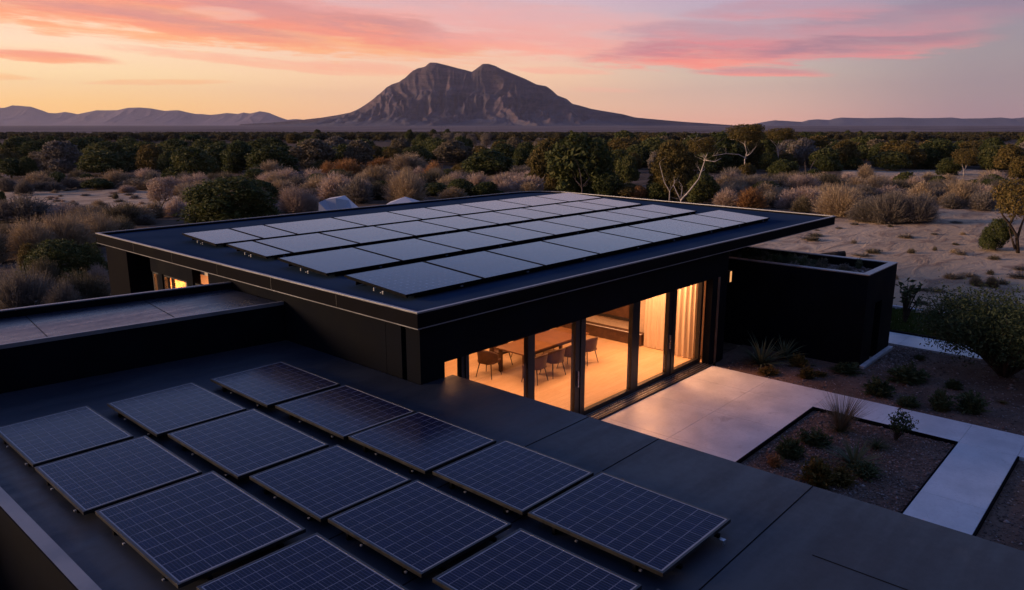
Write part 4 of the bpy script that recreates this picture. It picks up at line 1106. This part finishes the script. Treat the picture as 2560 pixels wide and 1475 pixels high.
# ---- white limbed gum trees
def limb_tree(name, label, px, yb, limbs, rad, mat, twigs=5, crown=None, cat='tree', seed=1, depth=.6):
    """limbs: lists of photo points from the foot outwards, read at the tree's own distance"""
    r = random.Random(seed)
    p0 = spot(px, yb); D = (p0-[0, 0, CAMZ]) @ FWD
    o = empty(name, p0, 0, label, cat)
    s = D/FPX
    mb = MB()
    for k, lm in enumerate(limbs):
        dz = r.uniform(-1, 1)*depth
        pts = []
        for i, (x, y) in enumerate(lm):
            q = at_depth(x, y, D)-p0+FWD*dz*i/len(lm)
            if i == 0 and k == 0: q[2] = min(q[2], -.05)
            pts.append(q)
        R0 = rad*(1 if k == 0 else .75)
        mb.tube(pts, [R0*(1-.72*i/(len(pts)-1)) for i in range(len(pts))], 6)
        for _ in range(twigs):
            i = r.randint(max(0, len(pts)-3), len(pts)-1); b = Vector(pts[i])
            d = Vector(RGT)*r.uniform(-1, 1)+Vector(FWD)*r.uniform(-1, 1)+Vector((0, 0, r.uniform(.2, 1.4)))
            d.normalize(); ln = s*r.uniform(9, 24)
            e = b+d*ln; e2 = e+(d+Vector((r.uniform(-.5, .5), r.uniform(-.5, .5), .2)))*ln*.4
            mb.tube([b, b*.5+e*.5+Vector((0, 0, .04)), e, e2], [rad*.16, rad*.12, rad*.07, rad*.03], 4)
    mb.build('trunk', mat, o, 0, True)
    if crown:
        kx, cy, cw, chh, cm = crown
        c = link('crown', random.choice(CROWNOPEN), None, o); q = at_depth(kx, cy, D)-p0
        c.location = q; c.scale = (cw*s, cw*s, chh*s); setmat(c, L[cm])
    return o
limb_tree('gum_tree', 'bare white limbed tree forking wide in front of the olive tree, behind the roof', 1701, 526,
          [[(1701,526),(1702,500),(1722,478),(1746,447),(1758,410),(1762,395),(1750,370),(1736,355)], [(1702,500),(1692,480),(1684,462)], [(1702,500),(1706,478),(1708,466)], [(1760,402),(1772,378),(1790,362)], [(1762,400),(1785,404),(1800,395)], [(1752,430),(1764,424)]], 00.069, M['palebark'], 6, crown=(1752, 392, 84, 50, 'olive'), seed=3)
limb_tree('gum_tree', 'slender white trunk leaning left, just left of the wide forking white tree', 1672, 522,
          [[(1672,522),(1674,478),(1660,455),(1652,425),(1647,407)], [(1674,478),(1684,460),(1686,448)]], 00.053, M['palebark'], 4, seed=4)
limb_tree('gum_tree', 'thin pale forked trunk in front of the big dark tree at the roof corner', 1456, 522,
          [[(1456,522),(1455,470),(1450,462),(1440,452)], [(1455,468),(1464,458),(1474,446)], [(1455,468),(1452,440),(1447,420)]], .08, M['greybark'], 3, seed=5)
limb_tree('gum_tree', 'white branching tree with one long limb reaching left, high among dark trees', 1864, 440,
          [[(1864,440),(1862,400),(1868,380),(1862,360),(1845,350),(1825,348)], [(1866,396),(1846,386),(1815,384),(1790,388),(1780,390)], [(1866,390),(1876,384),(1886,372)], [(1866,380),(1862,358),(1858,345)]], 00.090, M['palebark'], 5, crown=(1862, 362, 110, 52, 'olive'), seed=6)
limb_tree('gum_tree', 'white fan shaped bare tree among dark trees right of the roof', 1945, 424,
          [[(1945,424),(1945,382),(1940,365),(1926,349)], [(1945,382),(1944,362),(1946,345)], [(1946,380),(1960,366),(1972,354)], [(1945,384),(1955,360),(1968,344)]], 00.090, M['palebark'], 5, crown=(1948, 358, 84, 38, 'olive'), seed=7)
limb_tree('gum_tree', 'pale trunked small tree standing by the far sandy clearing on the right', 2409, 440,
          [[(2409,440),(2409,428),(2404,412),(2403,400)], [(2409,428),(2418,410),(2424,396)], [(2409,430),(2415,418),(2414,402)]], 00.085, M['palebark'], 3, crown=(2409, 422, 70, 52, 'olive'), seed=8)
limb_tree('gum_tree', 'dead grey branch tips showing above a grey bush right of the roof', 2018, 455,
          [[(2018,455),(2014,430),(2012,405)], [(2018,440),(2030,415),(2040,400)]], .10, M['greybark'], 4, seed=9)
limb_tree('thorn_tree', 'small bare twisted tree with pinkish haze of twigs beside the dark evergreen', 402, 532,
          [[(402,532),(404,515),(398,505),(386,495)], [(404,516),(414,500),(417,480),(416,462)], [(410,505),(424,498),(432,500)], [(414,500),(405,484),(400,470)]], .09, M['greybark'], 8, crown=(405, 512, 80, 70, 'pink'), seed=10)
limb_tree('gum_tree', 'olive tree leaning at the right edge of the photo by the sand', 2546, 626,
          [[(2546,626),(2542,590),(2524,560),(2506,538),(2500,525)], [(2542,600),(2552,570),(2562,545),(2575,520)], [(2538,622),(2530,600),(2522,572)], [(2524,560),(2532,535),(2536,510)]], .11, M['bark'], 6, crown=(2535, 560, 135, 118, 'olive'), seed=12)
o = place('dark', 2490, 618, 543, 80, 'tree', True); pend.pop(); tag(o, 'dark rounded bush under the leaning olive tree at the right edge', 'bush')
# grey bare thicket trees
for i, (x, yb, yt) in enumerate([(1095,392,340),(1120,390,336),(1148,386,338),(1180,382,340),(1215,380,338)]):
    c = [[(x, yb), (x+1, yb-14), (x-8, yb-30), (x-12, yt+4)], [(x+1, yb-12), (x+7, yb-28), (x+11, yt+2)], [(x, yb-14), (x+1, yt)]]
    limb_tree('bare_tree', f'grey leafless tree in the thicket below the mountain, {ORD[i]} of five from the left', x, yb, c, .14, M['greybark'], 7, crown=(x, yb-8, 34, (yb-yt)*.95, 'grey'), seed=20+i)

# ---- the scrubland between: individuals where they can be told apart, one mass beyond
def px_of(p):
    v = np.array(p)-[0, 0, CAMZ]; z = v @ DIR
    return PW/2+FPX*(v @ RGT)/z, PH/2-FPX*(v @ UPV)/z
rs = np.random.default_rng(99)
ntree = nshr = 0
tl = {0: 'among the distant trees far left, one of many alike', 1: 'among the distant trees below the mountain, one of many alike', 2: 'among the distant trees on the right, one of many alike'}
pts = []
for _ in range(14000):
    x = rs.uniform(-80, 2640); u = rs.random(); D = 56+ (430-56)*u**.9
    yb = 312+CAMZ/D*FPX*1.0
    p = at_depth(x, 312, D); p[2] = float(gh(p[0], p[1])); xx, yy = px_of(p)
    if clear(xx, yy): continue
    pts.append((D, xx, yy, p))
taken = []
def far_ok(p, d):
    for q in taken:
        if (q[0]-p[0])**2+(q[1]-p[1])**2 < d*d: return False
    return True
for D, xx, yy, p in sorted(pts, key=lambda q: q[0]):
    if ntree > 205 and nshr > 185: break
    pale = (640 < xx < 1340 and 418 < yy < 500) or (1780 < xx < 2500 and 452 < yy < 520) or (xx < 640 and 455 < yy < 474) or (470 <= xx < 640 and yy > 455) or (xx < 470 and yy > 548)
    if not pale and yy > 430: continue
    if pale:
        if nshr > 185 or not far_ok(p, 2.3): continue
        k = str(rs.choice(['pink', 'tan', 'grey', 'sage', 'dark'], p=[.24, .26, .20, .14, .16])); w_ = rs.uniform(2.4, 4.4); h_ = rs.uniform(1.0, 2.1)
        o = link('shrub', CROWN[rs.integers(5)] if k == 'dark' else FEATH[rs.integers(4)], None, None, p, rs.uniform(0, 6.28)); o.scale = (w_, w_, h_); setmat(o, L[k])
        s = 0 if xx < 640 else (1 if xx < 1400 else 2)
        tag(o, f'low {WORDS[k]} dry bush in the {["left", "middle", "right"][s]} bush belt, one of many alike', 'bush', f'low {k} bushes of the {["left", "middle", "right"][s]} belt')
        nshr += 1
    else:
        if ntree > 205 or not far_ok(p, 5.0+D*.012): continue
        k = str(rs.choice(['dark', 'olive', 'sage', 'grey'], p=[.60, .20, .12, .08]))
        lim = 7.0-D*.0080
        h_ = min(rs.uniform(2.8, 5.4), lim*rs.uniform(.8, 1.05)); w_ = rs.uniform(1.2, 1.9)*h_
        o = link('tree', CROWN[rs.integers(5)], None, None, p, rs.uniform(0, 6.28)); o.scale = (w_, w_, h_); setmat(o, L[k])
        s = 0 if xx < 700 else (1 if xx < 1800 else 2)
        tag(o, f'{WORDS[k]} round tree {tl[s]}', 'tree', f'distant {WORDS[k]} trees, part {["left", "middle", "right"][s]}')
        ntree += 1
    taken.append(p)
def woodland():
    r = np.random.default_rng(5); VV, FF = [], []; b = 0; mi = []
    src = []
    for me in CROWNFAR:
        V = np.zeros(len(me.vertices)*3, np.float32); me.vertices.foreach_get('co', V); src.append(V.reshape(-1, 3))
    n = 0
    for _ in range(5200):
        D = 320*(820/320)**(r.random()**.9); a = r.uniform(-.68, .72)
        p = FWD*D+RGT*D*math.tan(a); p[2] = float(gh(p[0], p[1]))
        if fbm(77, np.array([p[0]*.012]), np.array([p[1]*.012]), 3)[0] < .40: continue
        h = max(.7, 6.7-D*.0078)*r.uniform(.62, 1.06); w_ = h*r.uniform(1.3, 2.3)
        V = src[r.integers(4)]; nf = len(V)//4
        k = max(40, int(min(1, 300/D)*nf)); sel = r.choice(nf, k, replace=False)
        grow = math.sqrt(nf/k)*.8
        Q = V.reshape(-1, 4, 3)[sel]; c = Q.mean(1, keepdims=True); Q = c+(Q-c)*min(grow, 3.0)
        t = r.uniform(0, 6.28); co, si = math.cos(t), math.sin(t); Q = Q.reshape(-1, 3)
        P = np.stack([(Q[:, 0]*co-Q[:, 1]*si)*w_, (Q[:, 0]*si+Q[:, 1]*co)*w_, Q[:, 2]*h], 1)+p
        VV.append(P); FF.append(np.arange(4*k).reshape(-1, 4)+b); b += 4*k; n += 1
    o = link('distant_woodland', fast_mesh('distant_woodland', np.vstack(VV), np.vstack(FF)), L['darkfar'])
    tag(o, 'far off dark scrub woodland reaching to the foot of the hills', 'woodland', kind='stuff')
L['darkfar'] = leaf_mat('far_leaves', [(.030, .033, .014), (.062, .056, .022), (.125, .092, .038)])
woodland()

# ---- low tufts on the sand
TUFT = [feather_mesh('tuft', 400+i, 160, 260, .02, .05, 2) for i in range(3)]
def tuft(p, w_, h_, k, label, group):
    o = link('dry_tuft', TUFT[random.randrange(3)], None, None, p, random.uniform(0, 6.28)); o.scale = (w_, w_, h_); setmat(o, L[k])
    return tag(o, label, 'tuft', group)
rs = np.random.default_rng(12)
for i in range(70):
    x, y = rs.uniform(1830, 2560), 556+(800-556)*rs.random()**1.5
    if x < 2110 and y > 600: continue
    if 2440 < x and y < 640: continue
    p = spot(x, y); w_ = rs.uniform(.35, 1.3)
    tuft(p, w_, rs.uniform(.10, .32), rs.choice(['tan', 'grey', 'sage']), 'small dry tuft lying low on the open sand right of the house', 'small dry tufts on the right sand')
for i in range(40):
    x, y = rs.uniform(0, 470), rs.uniform(472, 512)
    tuft(spot(x, y), rs.uniform(.4, 1.4), rs.uniform(.15, .45), rs.choice(['tan', 'grey', 'pink']), 'small dry tuft on the pale clearing left of the dark evergreen', 'small dry tufts on the left clearing')
for x, yb, yt, wp, lb in [(2440,712,690,34,'grey green tuft on the sand, left one of a pair'), (2480,716,692,32,'grey green tuft on the sand, right one of a pair'),
                          (288,494,481,16,'single dark little bush in the middle of the left clearing')]:
    p = spot(x, yb); D = (p-[0, 0, CAMZ]) @ FWD
    o = link('shrub', FEATH[1], None, None, p); o.scale = (wp/FPX*D*1.2, wp/FPX*D*1.2, (yb-yt)/FPX*D*1.1); setmat(o, L['sage']); tag(o, lb, 'bush')
# charred log on the sand
q = spot(2062, 641); lg = MB()
lg.tube([(-1.15, 0, .05), (-.4, .05, .12), (.5, 0, .20), (1.1, -.04, .34)], [.09, .19, .22, .16], 9).tube([(.3, 0, .2), (.8, .12, .42)], [.08, .03], 6)
o = lg.build('fallen_log', M['log'], None, 0, True, q, YAW-R(90)); tag(o, 'dark charred log lying on the sand beyond the outbuilding roof', 'log')

# ---- garden plants
def blades_mesh(name, seed, n, wid, arch, spread, mat, thin=False):
    """rosette or tussock of unit height: tapering, arching blades"""
    r = np.random.default_rng(seed); V, F = [], []; b = 0
    for i in range(n):
        a = r.uniform(0, 2*np.pi); lean = spread*math.sqrt(r.random()); ln = r.uniform(.65, 1.05)
        segs = 5; d = np.array([math.cos(a), math.sin(a), 0]); s = np.array([-math.sin(a), math.cos(a), 0])
        p = d*r.uniform(0, .05)
        ang = lean
        for k in range(segs+1):
            t = k/segs; wv = wid*(1-t**1.6)*(1 if not thin else 1)+wid*.06
            V += [p-s*wv, p+s*wv+np.array([0, 0, .3*wv])]
            p = p+(d*math.sin(ang)+np.array([0, 0, math.cos(ang)]))*ln/segs; ang += arch*r.uniform(.5, 1.3)/segs
        F += [(b+2*k, b+2*k+1, b+2*k+3, b+2*k+2) for k in range(segs)]; b += 2*segs+2
    return fast_mesh(name, np.array(V), np.array(F))
YUC = blades_mesh('yucca', 1, 85, .030, .55, 1.25, None)
GRA = blades_mesh('tussock', 2, 260, .006, .35, .75, None, True)
TUS = [blades_mesh('tussock', 3+i, 120, .014, .8, 1.15, None, True) for i in range(2)]
LOWB = [feather_mesh('bush', 500+i, 150, 1300, .009, .036, 4) for i in range(3)]
def plant(name, me, x, y, z, w_, h_, k, label, cat, group=None, rz=None):
    o = link(name, me, None, None, (x, y, z), random.uniform(0, 6.28) if rz is None else rz); o.scale = (w_, w_, h_); setmat(o, L[k])
    return tag(o, label, cat, group)
zb, zs = -.075, -.045
plant('feather_grass', GRA, 18.02, 5.50, zb, 1.05, 1.15, 'straw', 'tall feathery grass tussock at the back of the gravel bed', 'grass tussock')
plant('grass_clump', TUS[0], 17.98, 5.52, zb, .50, .38, 'garden', 'dark green grass clump round the foot of the tall feather grass', 'grass tussock')
plant('yucca', YUC, 16.25, 4.62, zb, .80, .78, 'yucca', 'spiky green yucca in the middle of the gravel bed', 'yucca')
plant('low_shrub', LOWB[1], 15.85, 4.30, zb, .65, .34, 'garden', 'low dark shrub right beside the spiky yucca', 'shrub')
plant('low_shrub', LOWB[0], 15.72, 5.82, zb, .66, .52, 'garden', 'rounded dark green shrub in the gravel bed near the patio edge', 'shrub')
plant('low_shrub', LOWB[2], 16.85, 5.70, zb, .75, .36, 'garden', 'low wide green shrub in the gravel bed behind the rounded one', 'shrub')
plant('grass_clump', TUS[1], 17.55, 4.55, zb, .50, .38, 'garden', 'dark tufted clump in the gravel bed behind the yucca', 'grass tussock')
plant('golden_shrub', LOWB[0], 14.85, 4.92, zb, .82, .60, 'gold', 'golden yellow shrub at the near edge of the gravel bed', 'shrub')
plant('low_shrub', LOWB[1], 15.25, 4.50, zb, .55, .40, 'olive', 'olive shrub beside the golden yellow one', 'shrub')
plant('low_shrub', LOWB[2], 15.1, 5.9, zb, .34, .26, 'orange', 'tiny rusty orange shrub left of the golden one', 'shrub')
def twiggy(name, x, y, z, h_, w_, n, k, label, cat='shrub', seed=1, leaf=.05, lpb=26):
    r = np.random.default_rng(seed); o = empty(name, (x, y, z), 0, label, cat); mb = MB(); C = []
    for i in range(n):
        a = r.uniform(0, 6.28); s = w_*math.sqrt(r.random())*.5; t = h_*r.uniform(.55, 1.0)
        e = np.array([s*math.cos(a), s*math.sin(a), t]); m_ = e*np.array([.35, .35, .5])+r.normal(0, .03, 3)
        mb.tube([(0, 0, -.02), m_, e], [.022*h_, .014*h_, .004], 5)
        for _ in range(lpb):
            tt = r.uniform(.35, 1.05); C.append(m_*(1-tt)+e*tt+r.normal(0, .05*max(w_, .6), 3))
    mb.build('stem', M['bark'], o)
    C = np.array(C); C[:, 2] = np.maximum(C[:, 2], .03)
    V, F = quads(C, r.normal(size=C.shape), leaf, 1.5, r)
    c = link('foliage', fast_mesh('foliage', V, F), L[k], o)
    return o
twiggy('open_shrub', 18.30, 4.36, zb, .62, .85, 16, 'garden', 'open twiggy shrub at the back right of the gravel bed against the path', seed=4, leaf=.03, lpb=34)
for i, (x, y, w_, h_, lb) in enumerate([(21.13,5.6,.85,.55,'dark green shrub on bare soil behind the feather grass'), (21.2,4.05,.62,.55,'small upright green shrub on bare soil beyond the path bend'), (21.45,3.45,.85,.55,'dark green shrub farthest right on the bare soil by the path'),
      (20.75,4.72,.6,.34,'small flat shrub on the soil close to the path'), (22.95,5.4,1.1,.55,'wide dark shrub on the soil in front of the outbuilding corner'), (21.3,7.6,.5,.36,'olive tuft on the soil near the patio end'),
      (22.2,8.2,.6,.42,'yellowish clump between the two yuccas and the patio'), (20.9,8.6,.6,.26,'brownish low plant beside the patio corner'), (22.6,6.9,.9,.3,'low dark mat of leaves before the outbuilding'), (23.1,4.2,.5,.3,'small dark shrub half way to the big bush')]):
    k = ['garden', 'garden', 'garden', 'garden', 'garden', 'olive', 'gold', 'olive', 'garden', 'garden'][i]
    plant('low_shrub', LOWB[i % 3], x, y, zs, w_, h_, k, lb, 'shrub')
plant('yucca', YUC, 21.62, 9.10, zs, 1.05, 1.15, 'yucca', 'tall spiky yucca by the black outbuilding wall, nearest the house', 'yucca')
plant('yucca', YUC, 22.72, 8.85, zs, .8, .85, 'yucca', 'smaller yucca against the outbuilding wall', 'yucca', rz=2.0)
for i in range(26):
    x, y = rs.uniform(20.6, 26.3), rs.uniform(-1.5, 9.6)
    if y > 6.3 and x > 23: continue
    plant('seedling', random.choice(TUS+LOWB), x, y, zs, rs.uniform(.2, .45), rs.uniform(.08, .2), rs.choice(['garden', 'straw', 'olive', 'gold']), 'tiny low plant scattered on the bare garden soil', 'seedling', 'tiny plants on the garden soil')
for x, y, w_, h_, k, lb in [(16.2,.75,.75,.42,'garden','dark green shrub in the lower bed close to the roof edge'), (17.0,.35,.8,.45,'garden','dark shrub in the lower bed at the right picture edge'), (15.4,.55,.6,.3,'garden','low shrub in the lower bed just past the roof edge'),(17.9,1.0,.6,.4,'garden','upper dark shrub of the lower right bed')]:
    plant('low_shrub', random.choice(LOWB), x, y, zb, w_, h_, k, lb, 'shrub')
# big dark bush and sapling on the right, lawn strip behind
twiggy('big_bush', 25.3, 3.35, -.1, 2.3, 4.6, 150, 'garden', 'big dark leafy bush at the right edge below the sand', 'bush', seed=8, leaf=.034, lpb=230)
twiggy('big_bush', 24.6, .9, -.1, 2.2, 3.8, 80, 'garden', 'second dark bush behind the first, cut off by the right picture edge', 'bush', seed=9, leaf=.036, lpb=230)
twiggy('sapling', 30.2, 7.35, -.1, 1.75, 1.0, 14, 'garden', 'thin sapling with a few dark leaf clumps behind the outbuilding corner', 'sapling', seed=11, leaf=.08, lpb=10)
twiggy('sapling', 29.3, 8.1, -.1, 1.3, 1.2, 8, 'garden', 'low bent sapling half hidden by the outbuilding wall', 'sapling', seed=12, leaf=.06, lpb=6)
def lawn():
    r = np.random.default_rng(6); n = 26000
    x = r.uniform(28.4, 32.3, n); y = r.uniform(-4, 13, n)
    C = np.stack([x, y, gh(x, y)+.03], 1); d = unit(r.normal(0, .35, (n, 3))+[0, 0, 1])
    V, F = quads(C, np.cross(d, r.normal(size=(n, 3))), .06, 1.6, r, up=d)
    tag(link('lawn', fast_mesh('lawn', V, F), L['lawn']), 'strip of green lawn behind the outbuilding', 'lawn', kind='stuff')
lawn()
tag(MB().box(32.35, 32.5, -4, 13, -.4, .02).build('lawn_edging', M['plinth']), 'pale thin kerb between the lawn strip and the sand', 'edging')
tag(MB().box(28.16, 28.28, 3, 11, -.3, .05).build('path_edging', M['clad']), 'low dark edging beside the pale path behind the outbuilding', 'edging')
# plants on the outbuilding roof
for i in range(120):
    x, y = rs.uniform(ox0+.35, ox1-.35), oy0+.5+ (oy1-oy0-.8)*rs.random()**.55
    plant('roof_plant', random.choice(TUS+LOWB), x, y, 2.52, rs.uniform(.25, .6), rs.uniform(.12, .36), rs.choice(['garden', 'sage', 'grey', 'yucca']), 'small hardy plant growing in the gravel of the outbuilding roof', 'roof plant', 'plants on the outbuilding roof')
# white roofed sheds behind the house
def wpt(x, y, D): return at_depth(x, y, D)
D1 = 33.0
a, b_ = wpt(797, 506, D1), wpt(840, 497, D1); s1 = D1/FPX
sh = empty('white_shed', (wpt(820, 520, D1)[0], wpt(820, 520, D1)[1], -.1), YAW-R(90), 'white hip roofed shed peeking over the far roof edge, the left one', 'shed')
zt, ze = b_[2]+.1, a[2]+.1
wv = 38*s1
MB().box(-23*s1, 62*s1, -.2, 2.2, 0, ze-.9).build('wall', M['white'], sh)
rf = MB(); zl = ze-.9
rf.add([(-23*s1, -.2, zl), (28*s1, -.2, zl), (75*s1, -.1, zl), (75*s1, 2.4, zl), (-23*s1, 2.4, zl), (-22.5*s1, 0, ze), (-10*s1, .25, zt-.06), (16*s1, .3, zt), (24*s1, 1.6, zt), (42*s1, .9, zt-.16), (-22*s1, 2.2, ze)],
       [(0, 1, 7, 6, 5), (1, 2, 9, 7), (7, 9, 8), (2, 3, 8, 9), (3, 4, 10, 8), (4, 0, 5, 10), (5, 6, 10), (6, 7, 8, 10), (4, 3, 2, 1, 0)])
rf.build('roof', M['white'], sh)
D2 = 37.0; s2 = D2/FPX; ap = wpt(1011, 493, D2)
sh2 = empty('white_shed', (ap[0], ap[1], -.1), YAW-R(90), 'white pyramid roof tip peeking over the far roof edge, the right one', 'shed')
zt = ap[2]+.1; zl = zt-34*s2*.45
MB().box(-32*s2, 24*s2, -.4, 1.2, 0, zl-.06).build('wall', M['white'], sh2)
MB().add([(-46*s2, -.6, zl-.05), (34*s2, -.6, zl-.05), (34*s2, 1.4, zl-.05), (-46*s2, 1.4, zl-.05), (0, .3, zt)], [(0, 1, 4), (1, 2, 4), (2, 3, 4), (3, 0, 4), (3, 2, 1, 0)]).build('roof', M['white'], sh2)

# ================================================================== HAZE
hz, ht, hb = bpy.data.materials.new('evening_haze'), None, None
hz.use_nodes = True; ht = NT(hz.node_tree); ht.n.remove(ht.n['Principled BSDF'])
pv = ht.new('ShaderNodeVolumePrincipled'); pv.inputs['Color'].default_value = (.80, .76, .92, 1); pv.inputs['Density'].default_value = 3.0e-5; pv.inputs['Anisotropy'].default_value = .35
ht.l.new(pv.outputs[0], ht.n['Material Output'].inputs['Volume'])
tag(MB().box(-15600, 15600, -15600, 15600, -60, 760).build('haze', hz), 'thin evening haze over the plain', 'haze', kind='stuff')
